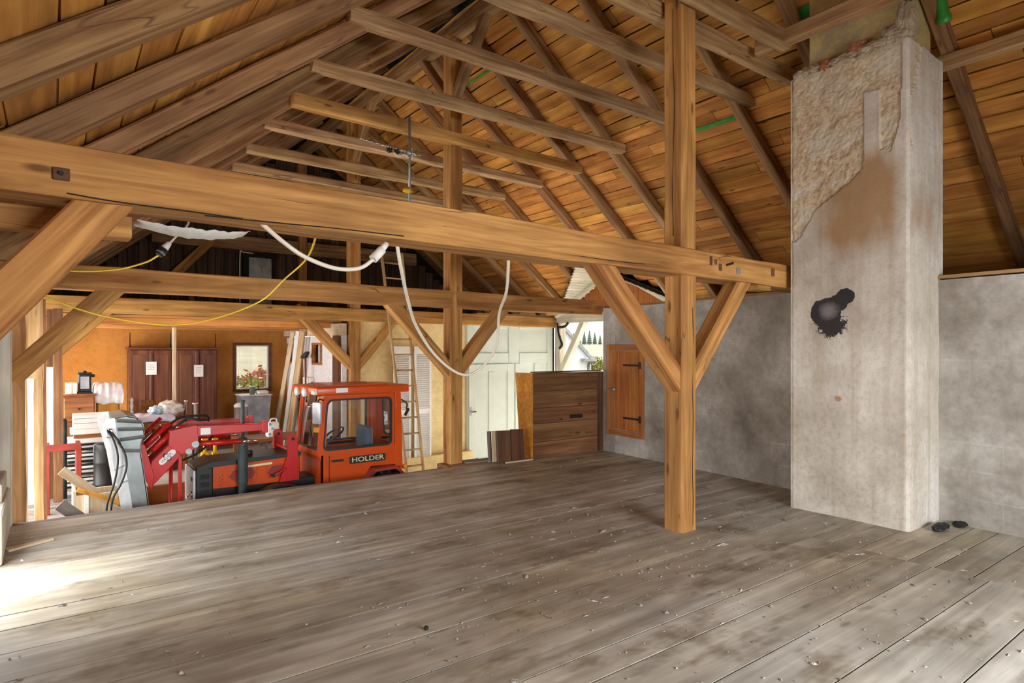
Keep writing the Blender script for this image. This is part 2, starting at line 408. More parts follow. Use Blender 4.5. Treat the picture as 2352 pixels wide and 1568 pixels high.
mt['web'] = flat('dusty_web', (.62, .60, .56), .95, var=.15)

# ================================================================== THE SETTING
# ---- loft floor: planks run across the barn, gaps left open between them
floor = struct('floor')
box('joist_bed', -.42, 6.9, -2.6, 7.19, -.26, -.006, mt['tar'], floor)
rows = [7.20, 6.38, 6.15, 5.75, 5.35, 4.80, 4.55, 4.20, 3.84, 3.54, 3.07, 2.70, 2.36, 2.15, 1.80, 1.45, 1.08, .72, .35, -.02, -.4, -.8, -1.2, -1.6, -2.0, -2.4, -2.6]
rows[1:1] = [6.80]
def wall_x(y): return 6.60+(y-1.2)*.0763
for i in range(len(rows)-1):
    y1, y0 = rows[i], rows[i+1]; g = .004
    xe = 5.2 if y1 < 3.1 else wall_x((y0+y1)/2)+.03
    cuts = [-.42, xe]
    if y1 >= 3.1 and i % 3 == 1: cuts = [-.42, random.uniform(4.8, 5.6), xe]
    for k in range(len(cuts)-1):
        dz = random.uniform(-.0012, .001)
        plank('plank', (cuts[k]+.002, (y0+y1)/2, -.022+dz), (cuts[k+1]-.002, (y0+y1)/2, -.022+dz), y1-y0-.010, .044, mt['floor'], floor, wav=.0012, seg=12)
r2 = [3.07, 2.69, 2.52, 2.32, 1.96, 1.78, 1.54, 1.22, .9, .6, .3, 0, -.4, -.8, -1.2, -1.6, -2.0, -2.4, -2.6]
for i in range(len(r2)-1):
    y1, y0 = r2[i], r2[i+1]; dz = random.uniform(-.0015, .001)
    plank('plank', (5.212, (y0+y1)/2, -.022+dz), (6.95, (y0+y1)/2, -.022+dz), y1-y0-.011, .044, mt['floor'], floor, wav=.0015, seg=5)
timber('edge_beam', (-.42, 7.33, -.16), (7.0, 7.33, -.17), .22, .26, mt['deck'], floor)
box('sill', 4.3, 4.98, 7.22, 7.5, -.2, .02, mt['brown_board'], floor, .01); plank('sill_plank', (4.62, 7.3, .03), (5.05, 7.26, .03), .16, .02, mt['deck'], floor)
# small dirt and husks on the planks
V = []; F = []
for k in range(900):
    x = random.uniform(-.2, 6.4); y = random.uniform(.9, 7.0)
    if random.random() < .55: x = random.uniform(1.5, 6.2); y = random.uniform(1.0, 4.6)
    if x > wall_x(y)-.1 or (5.95 < x and 2.2 < y < 3.4): continue
    s = random.uniform(.003, .008) if random.random() < .93 else random.uniform(.010, .018); a = random.uniform(0, 6.28); e = random.choice((1, 1, 1.6, 4))
    ca, sa = math.cos(a), math.sin(a); b = len(V)
    V += [(x+s*e*ca, y+s*e*sa, .002), (x-s*sa, y+s*ca, .002), (x-s*e*ca, y-s*e*sa, .002), (x+s*sa, y-s*ca, .002), (x, y, .002+s*.9)]
    F += [(b, b+1, b+4), (b+1, b+2, b+4), (b+2, b+3, b+4), (b+3, b, b+4)]
chaff = wood('chaff', (.12, .09, .06), (.85, .82, .72), grain=60, knot=0, crack=0)
o = mesh('chaff_litter', V, F, chaff); tag(o, 'pale husks, straw and dark dirt scattered over the loft planks', 'litter', kind='stuff')

# ---- cart bay floor and raised back floor
lower = struct('floor_lower'); box('slab', -.6, 7.3, 7.2, 10.78, -1.12, -1.0, mt['floor_lower'], lower)
back = struct('floor_back'); box('slab', -.45, 4.4, 10.74, 14.3, -.7, -.452, mt['floor_lower'], back)
box('riser_board', 1.05, 4.4, 10.70, 10.74, -1.0, -.46, mt['hatch'], back)
box('riser_board', 4.4, 7.0, 10.72, 10.86, -1.0, -.5, mt['cream'], back)
for k in range(9):
    y = 9.25+k*.165
    plank('deck_plank', (-.3, y, -.47), (1.05, y, -.47), .155, .035, mt['deck'], back, wav=.003, seg=4)
box('deck_frame', -.3, 1.05, 9.2, 10.7, -1.0, -.49, mt['dark_board'], back)
gr = struct('ground')
V = []; F = []; N = 36
for i in range(N+1):
    for j in range(N+1):
        x = -300+600*i/N; y = -300+600*j/N; d = math.hypot(x, y)
        V.append((x, y, -1.12+max(0, d-30)*.026+max(0, d-30)*.004*mnoise.noise(Vector((x*.02, y*.02, 0)))))
for i in range(N):
    for j in range(N):
        a = i*(N+1)+j; F.append((a, a+N+1, a+N+2, a+1))
mesh('field', V, F, mt['field'], gr, smooth=True)
box('apron', 7.3, 16, 3.5, 14, -1.11, -1.02, plaster('pale_bounce_concrete', (.62, .60, .55), (.70, .68, .63), (.76, .74, .70)), gr)  # unseen pale slab added to bounce sunlight in through the gate

# ---- walls
wr = struct('wall_right')
def skew_wall(name, y0, y1, z0, z1, t, mat, parent, nx=10):
    V = []; F = []
    for i in range(nx+1):
        y = y0+(y1-y0)*i/nx; x = wall_x(y)
        for (dx, z) in ((0, z0), (t, z0), (t, z1), (0, z1)):
            V.append((x+dx, y, z+(.012*mnoise.noise(Vector((y*2, dx*9, 4))) if z == z1 else 0)))
    for i in range(nx):
        for j in range(4):
            a, b = i*4+j, i*4+(j+1) % 4; F.append((a, b, b+4, a+4))
    F += [(3, 2, 1, 0), tuple(nx*4+k for k in range(4))]
    return mesh(name, V, F, mat, parent)
skew_wall('block_wall', -2.7, 6.98, -.3, 2.245, .26, mt['concrete'], wr)
plank('wall_plate', (wall_x(3.5)+.09, 3.45, 2.262), (wall_x(6.9)+.07, 6.95, 2.262), .16, .035, mt['rafter'], wr, wav=.01, seg=10)
plank('wall_plate', (wall_x(-2.6)+.09, -2.6, 2.275), (wall_x(2.3)+.07, 2.4, 2.275), .16, .03, mt['collar'], wr, wav=.01, seg=10)
box('pier', 7.02, 7.3, 6.72, 6.98, -1.1, 2.25, mt['concrete'], wr)
wl = struct('wall_left')
for a, b, z0, z1 in ((-2.7, -2.4, -1.1, 2.45), (-2.4, 1.2, -1.1, .25), (-2.4, 1.2, 1.95, 2.45), (1.2, 4.75, -1.1, 2.45), (4.75, 6.15, -1.1, .04), (4.75, 6.15, 1.1, 2.45), (6.15, 7.15, -1.1, 2.45), (10.75, 11.7, -1.1, 2.4), (11.7, 13.3, -1.1, .15), (11.7, 13.3, 1.65, 2.4), (13.3, 14.3, -1.1, 2.4)):  # opening behind the camera added so daylight bounces up to the roof
    box('boarding', -.58, -.44, a, b, z0, z1, mt['brown_board'], wl)
box('lintel', -.62, -.40, 7.1, 10.9, 2.2, 2.42, mt['honey'], wl)
wg = struct('wall_rear')
for a, b, z0, z1 in ((-.6, 1.4, -.3, 6.4), (4.4, 9.6, -.3, 6.4), (1.4, 4.4, 1.9, 6.4), (1.4, 4.4, -.3, .2)):
    box('boarding', a, b, -2.86, -2.72, z0, z1, mt['brown_board'], wg)
# far gable: upright dark boards under the roof, ochre panelling in the room below
wf = struct('wall_gable')
xs = -.5
while xs < 9.5:
    w = random.uniform(.15, .24); top = min(4.45+.79*(xs-2.34), 4.45-.79*(xs+w-6.75))
    if top > 2.4: plank('board', (xs+w/2, 14.15+random.uniform(0, .02), 2.2), (xs+w/2, 14.15, top+.1), w-.012, .03, mt['gable'], wf, up=(0, 1, 0), wav=.004, seg=4)
    xs += w
box('backing', -1.2, 10.2, 14.2, 14.26, 2.2, 7.0, mt['tar'], wf)
for a, b, z0, z1 in ((-.5, 3.17, -.5, 2.2), (3.89, 4.4, -.5, 2.2), (3.17, 3.89, -.5, .72), (3.17, 3.89, 1.70, 2.2)):
    box('panel', a, b, 14.2, 14.32, z0, z1, mt['orange_wall'], wf)
box('cornice', -.4, 1.75, 14.15, 14.2, 2.035, 2.075, mt['white'], wf)
wp = struct('wall_partition')
PX = 4.28
for a, b, z0, z1 in ((10.95, 11.95, -.45, 1.86), (11.95, 12.52, -.45, 1.3), (11.95, 12.52, 1.72, 1.86), (12.52, 13.72, -.45, 1.86), (13.72, 14.12, -.45, 1.28), (13.72, 14.12, 1.72, 1.86), (14.12, 14.2, -.45, 1.86)):
    box('panel', PX, PX+.1, a, b, z0, z1, mt['lilac'], wp)
box('stud', PX-.05, PX+.02, 13.1, 13.3, -.45, 1.86, mt['furn'], wp)
box('stud', PX-.06, PX+.02, 10.98, 11.25, -.45, 1.86, mt['ward'], wp)
timber('header', (PX, 10.9, 1.96), (PX, 14.18, 2.0), .16, .22, mt['pale_wood'], wp)
wc = struct('wall_cream')
box('panel', 4.55, 7.04, 10.9, 10.98, -.5, 2.13, mt['cream'], wc)
box('side_wall', 7.04, 7.2, 10.9, 14.2, -1.1, 2.3, mt['concrete'], wc)
box('closing_wall', 9.5, 9.7, -2.8, 6.9, 1.9, 2.5, mt['dark_board'], wr)
lean = struct('floor_eaves'); box('slab', 7.2, 9.7, -2.8, 6.7, 2.0, 2.12, mt['dark_board'], lean)
up = struct('floor_upper'); box('slab', -.5, 9.6, 10.95, 14.2, 2.13, 2.24, mt['dark_board'], up)
# low pale parapet and post where the loft floor meets the left wall
par = struct('trim_1'); box('parapet_board', -.44, -.285, 5.9, 7.13, 0, .37, mt['cream_paint'], par, .012)
box('parapet_cap', -.44, -.31, 6.4, 7.17, .37, .52, mt['cream_paint'], par, .01)
box('cream_post', -.44, -.285, 7.14, 7.3, -1, 2.2, mt['cream_paint'], par, .012)

# ---- roof: rafters and sheathing boards of both slopes
M_ = .79
def tw(y): return .05*(6.5-max(2.5, min(9.5, y)))
def zl(x, y): return 4.53+M_*(x-2.34)+tw(y)*max(0, min(1, (4.545-x)/2.2))
def zr(x): return 4.53-M_*(x-6.75)
RY = [-2.3, -1.0, .1, 1.2, 2.25, 3.42, 4.44, 5.48, 6.54, 7.46, 8.48, 9.52, 10.55, 11.55, 12.55, 13.6]
cl = struct('ceiling_left'); cr_ = struct('ceiling_right')
al = math.atan(M_); nl = Vector((-math.sin(al), 0, math.cos(al))); nr = Vector((math.sin(al), 0, math.cos(al)))
for y in RY:
    h = .145; a = Vector((-.75, y, zl(-.75, y)))+nl*h/2; b = Vector((4.5, y, zl(4.5, y)))+nl*h/2
    timber('rafter', a, b, random.uniform(.185, .21), h, mt['rafter'], cl, up=nl, rough=.008, ch=.014, seg=12, wane=.02)
    xe = 6.75+(4.53-(3.32-abs(y-9)/1.75*.9))/M_-.03 if 7.3 < y < 10.7 else 9.55
    xs_ = 4.6 if not 2.3 < y < 3.3 else 4.6
    a = Vector((xs_, y, zr(xs_)))+nr*h/2; b = Vector((xe, y, zr(xe)))+nr*h/2
    timber('rafter', a, b, random.uniform(.115, .14), h, mt['rafter'], cr_, up=nr, rough=.008, ch=.014, seg=12, wane=.02)
def lpos(s, y, off):   # along the slope from the ridge, left
    x = 4.545-s*math.cos(al); return Vector((x, y, zl(x, y)))+nl*off
def rpos(s, y, off):
    x = 4.545+s*math.cos(al); return Vector((x, y, zr(x)))+nr*off
def board_rows(pos, nrm, smax, wmin, wmax, parent, wav, skip=None):
    s = .02
    while s < smax:
        w = random.uniform(wmin, wmax)
        y = -2.7-random.uniform(0, 3); 
        while y < 14.2:
            L = random.choice((3.05, 4.1, 4.1, 5.15)); y0, y1 = max(y, -2.7), min(y+L, 14.2)
            if y1-y0 > .2:
                segs = [(y0, y1)]
                hw = skip(s+w/2) if skip else 0
                if hw > 0: segs = [q for q in ((y0, min(y1, 9-hw)), (max(y0, 9+hw), y1)) if q[1]-q[0] > .15]
                for q0, q1 in segs:
                    j = random.uniform(0, .006)
                    plank('board', pos(s+w/2, q0+.004, .17+j), pos(s+w/2, q1-.004, .17+j), w-random.uniform(.006, .02), .024, mt['roofboard'], parent, up=nrm, wav=wav, seg=max(2, int((q1-q0)/.3)))
            y += L
        s += w
board_rows(lpos, nl, 6.75, .20, .29, cl, .006)
def valley(s): return (3.32-zr(4.545+s*math.cos(al)))/.9*1.75
board_rows(rpos, nr, 6.45, .15, .24, cr_, .016, skip=valley)
def slab(name, pts, nrm, t, mat, parent):
    V = [Vector(p) for p in pts]+[Vector(p)+nrm*t for p in pts]; n = len(pts)
    return mesh(name, V, [tuple(range(n)), tuple(range(2*n-1, n-1, -1))]+[(i, n+i, n+(i+1) % n, (i+1) % n) for i in range(n)], mat, parent)
slab('underlay', [lpos(-.5, -2.8, .42), lpos(6.9, -2.8, .42), lpos(6.9, 14.4, .42), lpos(-.5, 14.4, .42)], nl, .03, mt['tar'], cl)
sv = (8.42-4.545)/math.cos(al); se = 6.6
for pts in ([(-.5, -2.8), (se, -2.8), (se, 7.2), (-.5, 7.2)], [(-.5, 10.8), (se, 10.8), (se, 14.4), (-.5, 14.4)], [(-.5, 7.2), (sv, 7.2), (sv, 10.8), (-.5, 10.8)], [(sv, 7.2), (se, 7.2), (sv, 9.0)], [(sv, 9.0), (se, 10.8), (sv, 10.8)]):
    slab('underlay', [rpos(a, b, .22) for a, b in pts], nr, .03, mt['tar'], cr_)
# green sheet showing between boards and beside the chimney
def strip(name, pts, w, t, mat, parent, nrm):
    for p, q in zip(pts[:-1], pts[1:]): plank(name, p, q, w, t, mat, parent, up=nrm, wav=.012, seg=4)
strip('green_sheet', [rpos(2.98, 4.52, .145), rpos(2.96, 5.35, .145)], .055, .012, mt['green'], cr_, nr)
strip('green_sheet', [rpos(2.1, 3.0, .145), rpos(2.1, 3.38, .145)], .16, .012, mt['green'], cr_, nr)
strip('green_sheet', [rpos(.9, 7.55, .15), rpos(.9, 8.35, .15)], .03, .012, mt['green'], cr_, nr)

# ---- ochre ceiling of the back room
cb = struct('ceiling_back')
box('boarding', -.4, 4.3, 11.0, 14.2, 2.10, 2.125, mt['orange_joist'], cb)
for y in (11.35, 11.95, 12.55, 13.15, 13.75): box('joist', -.4, 4.25, y-.06, y+.06, 1.995, 2.10, mt['orange_joist'], cb, .006)

# ---- porch over the cart gate: boarded soffit, gable boards, posts
po = struct('ceiling_porch')
PYC, PZA, PZB, PHW = 9.0, 3.32, 2.42, 1.75
def pside(s): return Vector((0, PYC+s*PHW, PZB))
for s in (-1, 1):
    d = (Vector((0, PYC+s*PHW, PZB))-Vector((0, PYC, PZA))); L = d.length; d.normalize(); nn = Vector((0, s*math.sin(math.acos(abs(d.y))), abs(d.y)))
    k = 0; q = .0
    while q < L:
        w = random.uniform(.09, .12); c0 = Vector((8.36+q/L*1.05, PYC, PZA))+d*(q+w/2)
        plank('soffit_board', c0, Vector((9.95, c0.y, c0.z)), w-.006, .02, mt['cream_paint'], po, up=nn); q += w
    for x in (9.3,):
        timber('porch_rafter', Vector((x, PYC, PZA-.06)), Vector((x, PYC+s*PHW, PZB-.06)), .1, .1, mt['cream_paint'], po, up=nn)
    slab('underlay', [Vector((8.4, PYC, PZA+.05)), Vector((10.0, PYC, PZA+.05)), Vector((10.0, PYC+s*PHW*1.1, PZB-.03)), Vector((9.45, PYC+s*PHW*1.1, PZB-.03))], Vector((0, 0, 1)), .03, mt['tar'], po)
y = PYC-PHW
while y < PYC+PHW-.05:
    w = .14; yc = y+w/2; zt = PZA-abs(yc-PYC)/PHW*(PZA-PZB)-.06
    if zt > 2.5: plank('gable_board', (9.42, yc, 2.38), (9.42, yc, zt), w-.008, .025, mt['hatch'], po, up=(1, 0, 0))
    y += w
timber('porch_beam', (9.42, 7.0, 2.29), (9.42, 11.2, 2.29), .16, .2, mt['cream_paint'], po)
timber('porch_post', (9.42, 10.75, -1.1), (9.42, 10.75, 2.2), .18, .18, mt['cream_paint'], po)
timber('porch_brace', (9.42, 10.7, 1.05), (9.42, 9.95, 2.22), .14, .14, mt['cream_paint'], po, up=(1, 0, 0))
timber('porch_beam', (7.2, 10.95, 2.29), (9.5, 10.95, 2.29), .14, .16, mt['cream_paint'], po)
timber('porch_post', (9.42, 6.9, -1.1), (9.42, 6.9, 2.2), .16, .16, mt['cream_paint'], po)

# ================================================================== CHIMNEY
def coat_edge(y, z):
    """>0 where the finish coat has fallen off the face"""
    n = mnoise.noise(Vector((y*2.3, z*1.6, 1)))*.16+mnoise.noise(Vector((y*7, z*7, 4)))*.05+mnoise.noise(Vector((y*23, z*23, 8)))*.018
    t = (3.33-y)/1.08           # 0 at the far edge, 1 at the near corner
    def lin(pts):
        for (a, b), (c, d) in zip(pts[:-1], pts[1:]):
            if t <= c: return b+(d-b)*(t-a)/(c-a)
        return pts[-1][1]
    lo = lin([(-.1, 2.62), (.1, 2.72), (.22, 2.98), (.42, 3.16), (.64, 3.30), (.65, 3.95), (.77, 4.0), (.78, 3.42), (.86, 3.36), (.93, 3.7), (.95, 4.5), (1.2, 4.6)])
    return z-lo+n*.7
def chim_mat():
    m, n, l, b = new_mat('chimney_plaster')
    t = n.new('ShaderNodeTexCoord'); v = t.outputs['Object']
    at = n.new('ShaderNodeAttribute'); at.attribute_name = 'coat'
    sp = n.new('ShaderNodeSeparateColor'); l.new(at.outputs['Color'], sp.inputs[0])
    big = tex(n, l, v, 'Noise', 1.4, Detail=5.0, Roughness=.62); fine = tex(n, l, v, 'Noise', 22, Detail=5.0, Roughness=.75)
    coat = ramp(n, l, big.outputs['Fac'], [(.3, (.42, .375, .31)), (.5, (.60, .555, .485)), (.68, (.74, .715, .67))])
    vs = tex(n, l, mapped(n, l, v, (14, 14, .35)), 'Noise', 1.0, Detail=6.0)
    coat = mixn(n, l, 'MIX', ramp(n, l, vs.outputs['Fac'], [(.48, 0.0), (.7, .5)]), coat, (.44, .36, .26))
    coat = mixn(n, l, 'MULTIPLY', .45, coat, ramp(n, l, fine.outputs['Fac'], [(.32, .55), (.52, 1.0)]))
    raw = ramp(n, l, fine.outputs['Fac'], [(.32, (.40, .31, .20)), (.52, (.64, .53, .38)), (.7, (.74, .66, .54))])
    raw = mixn(n, l, 'MULTIPLY', .5, raw, ramp(n, l, big.outputs['Fac'], [(.35, (.72, .58, .42)), (.5, (.95, .88, .78)), (.62, (1, 1, 1))]))
    md = tex(n, l, v, 'Noise', 3.2, Detail=5.0)
    raw = mixn(n, l, 'MIX', ramp(n, l, md.outputs['Fac'], [(.5, 0.0), (.62, .6)]), raw, (.66, .62, .55))
    col = mixn(n, l, 'MIX', sp.outputs['Green'], coat, (.36, .19, .065))
    col = mixn(n, l, 'MIX', sp.outputs['Red'], col, raw)
    def blob(cy, cz, ry, rz_, nscale, amp):
        mp = n.new('ShaderNodeMapping'); mp.inputs['Scale'].default_value = (0, 1/ry, 1/rz_); mp.inputs['Location'].default_value = (0, -cy/ry, -cz/rz_); l.new(v, mp.inputs['Vector'])
        le = n.new('ShaderNodeVectorMath'); le.operation = 'LENGTH'; l.new(mp.outputs[0], le.inputs[0])
        nn = tex(n, l, v, 'Noise', nscale, Detail=5.0, Roughness=.75)
        ma = n.new('ShaderNodeMath'); ma.operation = 'MULTIPLY_ADD'; l.new(nn.outputs['Fac'], ma.inputs[0]); ma.inputs[1].default_value = amp; l.new(le.outputs['Value'], ma.inputs[2])
        su = n.new('ShaderNodeMath'); su.operation = 'SUBTRACT'; l.new(ma.outputs[0], su.inputs[0]); su.inputs[1].default_value = amp*.5
        return su.outputs[0]
    def mini(a, b_):
        q = n.new('ShaderNodeMath'); q.operation = 'MINIMUM'; l.new(a, q.inputs[0]); l.new(b_, q.inputs[1]); return q.outputs[0]
    tarf = mini(mini(blob(.185, 1.955, .155, .14, 9, .5), blob(.005, 2.10, .09, .075, 12, .6)), mini(blob(.145, 1.83, .15, .10, 26, 2.6), blob(.08, 2.04, .10, .085, 10, .5)))
    tarc = ramp(n, l, blob(.16, 1.97, .12, .10, 14, .8), [(.3, (.22, .21, .215)), (.95, (.045, .043, .045))])
    col = mixn(n, l, 'MIX', ramp(n, l, tarf, [(.97, 1.0), (1.0, 0.0)]), col, tarc)
    l.new(col, b.inputs['Base Color']); b.inputs['Roughness'].default_value = .9; b.inputs['Specular IOR Level'].default_value = .15
    bp = n.new('ShaderNodeBump'); bp.inputs['Distance'].default_value = .012
    l.new(mixn(n, l, 'MIX', sp.outputs['Red'], (.25, .25, .25), (.9, .9, .9)), bp.inputs['Strength'])
    l.new(fine.outputs['Fac'], bp.inputs['Height']); l.new(bp.outputs[0], b.inputs['Normal'])
    return m
chim = thing('chimney', (6.38, 2.79, 0), 'crumbling plastered chimney stack with a black tar patch beside the grey wall', 'chimney')
X0, X1, Y0, Y1, ZT = 6.02, 6.78, 2.25, 3.33, 4.32
def chimney_shaft():
    V = []; F = []; COL = []
    nz_, ny, nx = 260, 78, 30
    def colour(x, y, z, face):
        r = g = bl = 0.0; d = 0.0
        if face == 'x':
            e = coat_edge(y, z); r = max(0, min(1, e/.012+.5)); d = .016*r+(.012*mnoise.noise(Vector((y*9, z*9, 2)))+.007*mnoise.noise(Vector((y*31, z*31, 2))))*r
            t = (3.33-y)/1.08
            st = min(1, max(0, 1-abs(t-.58)/.42)*1.8)*min(1, max(0, 1-abs(z-2.95)/.62)*1.7)
            nn_ = mnoise.noise(Vector((y*2.4, z*1.1, 12)))*.5+mnoise.noise(Vector((y*7, z*2.2, 5)))*.3+mnoise.noise(Vector((y*17, z*5, 5)))*.12
            g = max(0, min(.8, (st*(.62+nn_)-.12)*1.7))
            n = mnoise.noise(Vector((y*12, z*12, 3)))*.045+mnoise.noise(Vector((y*40, z*40, 3)))*.03*(1 if z < 1.92 else .3)
            e1 = math.hypot((y-2.965)/.17, (z-1.95)/.155)-1+n*2.2
            e2 = math.hypot((y-2.79)/.10, (z-2.10)/.09)-1+n*2.2
            e3 = math.hypot((y-2.93)/.16, (z-1.83)/.12)-1+n*6
            bl = 1.0 if min(e1, e2, e3) < 0 else 0.0
            e4 = math.hypot((y-2.86)/.03, (z-1.13)/.03)-1+n*5
            if e4 < 0: g = max(g, .8)
        else:
            n = mnoise.noise(Vector((x*3, z*2.5, 31)))*.2
            r = 1.0 if (z > 3.35 and (x-6.02) < .33*(z-3.3)/1.0-.05+n) else 0.0; d = .012*r
            g = max(0, min(.5, .6*max(0, 1-abs(z-2.8)/.35)*max(0, .3+mnoise.noise(Vector((x*9, z*2, 7)))*1.6)))
        return r, g, bl, d
    def wob(y, z): return .010*mnoise.noise(Vector((y*1.6, z*1.6, 6)))+.004*mnoise.noise(Vector((y*6, z*6, 6)))
    def top(y): return ZT+.035*mnoise.noise(Vector((y*5, 0, 2)))
    # -X face
    for i in range(ny+1):
        y = Y1+(Y0-Y1)*i/ny
        for k in range(nz_+1):
            z = top(y)*k/nz_; r, g, bl, d = colour(X0, y, z, 'x')
            edge = .018*max(0, 1-(y-Y0)/.03)+.012*max(0, 1-(Y1-y)/.03)
            V.append((X0+wob(y, z)+d+edge, y, z)); COL.append((r, g, bl))
    for i in range(ny):
        for k in range(nz_):
            a = i*(nz_+1)+k; F.append((a, a+nz_+1, a+nz_+2, a+1))
    # -Y face
    b0 = len(V)
    for i in range(nx+1):
        x = X0+(X1-X0)*i/nx
        for k in range(nz_+1):
            z = top(Y0+.3*(x-X0))*k/nz_; r, g, bl, d = colour(x, Y0, z, 'y')
            edge = .02*max(0, 1-(X1-x)/.05)
            if i == 0:
                V.append(V[ny*(nz_+1)+k]); COL.append(COL[ny*(nz_+1)+k])
            else:
                V.append((x, Y0+wob(x+9, z)+d+edge, z)); COL.append((r, g, bl))
    for i in range(nx):
        for k in range(nz_):
            a = b0+i*(nz_+1)+k; F.append((a, a+nz_+1, a+nz_+2, a+1))
    b1 = len(V)   # far and back sides, closed with plain faces
    V += [(X1, Y0, 0), (X1, Y0, ZT), (X1, Y1, 0), (X1, Y1, ZT), (X0, Y1, 0), (X0, Y1, ZT), (X0+.02, Y0+.02, ZT)]; COL += [(0, 0, 0)]*7
    F += [(b1, b1+2, b1+3, b1+1), (b1+2, b1+4, b1+5, b1+3), (b1+6, b1+1, b1+3, b1+5)]
    o = mesh('shaft', [Vector(v)-Vector((6.38, 2.79, 0)) for v in V], F, chim_mat(), chim, Matrix.Translation((6.38, 2.79, 0)), smooth=False)
    ca = o.data.color_attributes.new('coat', 'FLOAT_COLOR', 'POINT')
    for i, c in enumerate(COL): ca.data[i].color = (c[0], c[1], c[2], 1)
    return o
chimney_shaft()
box('upper_shaft', 6.13, 6.72, 2.33, 3.2, 4.25, 5.75, mt['shaft'], chim, .01)
# rubble and brick of the broken shoulder
for (y, z, sx1, sy1, sz1, mm) in ((3.2, 4.35, .16, .2, .1, 'rubble'), (3.0, 4.35, .12, .08, .13, 'brick'), (2.82, 4.35, .14, .26, .1, 'rubble'), (2.56, 4.36, .15, .28, .13, 'rubble'), (2.38, 4.40, .16, .2, .2, 'rubble'), (2.30, 4.52, .14, .1, .34, 'rubble'), (3.1, 4.36, .1, .09, .1, 'rubble'), (2.7, 4.42, .1, .12, .09, 'brick')):
    bm = bmesh.new(); bmesh.ops.create_icosphere(bm, subdivisions=4, radius=1)
    for v in bm.verts:
        c = v.co.copy(); q = max(abs(c.x), abs(c.y), abs(c.z)); v.co = c*(.75+.25/q)
        v.co *= 1+.16*mnoise.noise(c*2.6+Vector((y*9, 0, 0)))+.14*mnoise.noise(c*6+Vector((y*9, 3, 0)))
    bmesh.ops.scale(bm, vec=(sx1/2+.03, sy1/2+.03, sz1/2+.02), verts=bm.verts)
    bm_obj('brick' if mm == 'brick' else 'mortar_lump', bm, mt[mm], chim, Matrix.Translation((6.11, y, z)))
lathe('green_pipe', (6.62, 2.18, 4.62), [(.055, 0), (.06, .01), (.06, .05), (.05, .06), (.05, .9)], mt['green'], chim, axis=(-.55, 0, .84))

# ================================================================== TIMBER FRAME
def king_post(y, z0, z1, label, dark=None, arms=True, left_arm=None, w=.2):
    k = thing('king_post', (4.5, y+.1, z0), label, 'post', 'timber posts under the ridge', 'thing')
    timber('shaft', (4.5, y+.1, z0), (4.5, y+.1, z1), w, w, mt['honey'], k, up=(0, 1, 0), rough=.005, seg=26)
    if y < 5:
        cable('crack', [(4.55+.006*math.sin(q*2.1), y-.0005, .05+q*.24) for q in range(9)], .003, mt['tar'], k, n=5); cable('crack', [(4.398, y+.09+.01*math.sin(q*1.7), 2.6+q*.4) for q in range(6)], .003, mt['tar'], k, n=5)
    if arms:
        timber('brace', (4.49, y+.1, 1.25), (3.42, y+.1, 2.34), .165, .165, mt['honey'], k, up=(0, 0, 1))
        timber('brace', (4.51, y+.1, 1.23), (5.46, y+.1, 2.34), .165, .165, mt['honey'], k, up=(0, 0, 1))
    for s in (-1, 1):
        if y < 5 : continue
        timber('ridge_brace', (4.5, y+.1+s*.08, 5.08), (4.5, y+.1+s*.85, 5.93), .11, .13, mt['rafter'], k, up=(1, 0, 0))
    return k
king_post(3.42, 0, 6.0, 'thick honey-brown post standing free on the loft floor, cracked down one face')
king_post(7.3, -1, 5.95, 'upright brown post at the far edge of the loft floor, behind the leaning boards')
king_post(10.82, -.45, 5.92, 'pale yellowish post beyond the orange tractor cab, next to the cream wall')
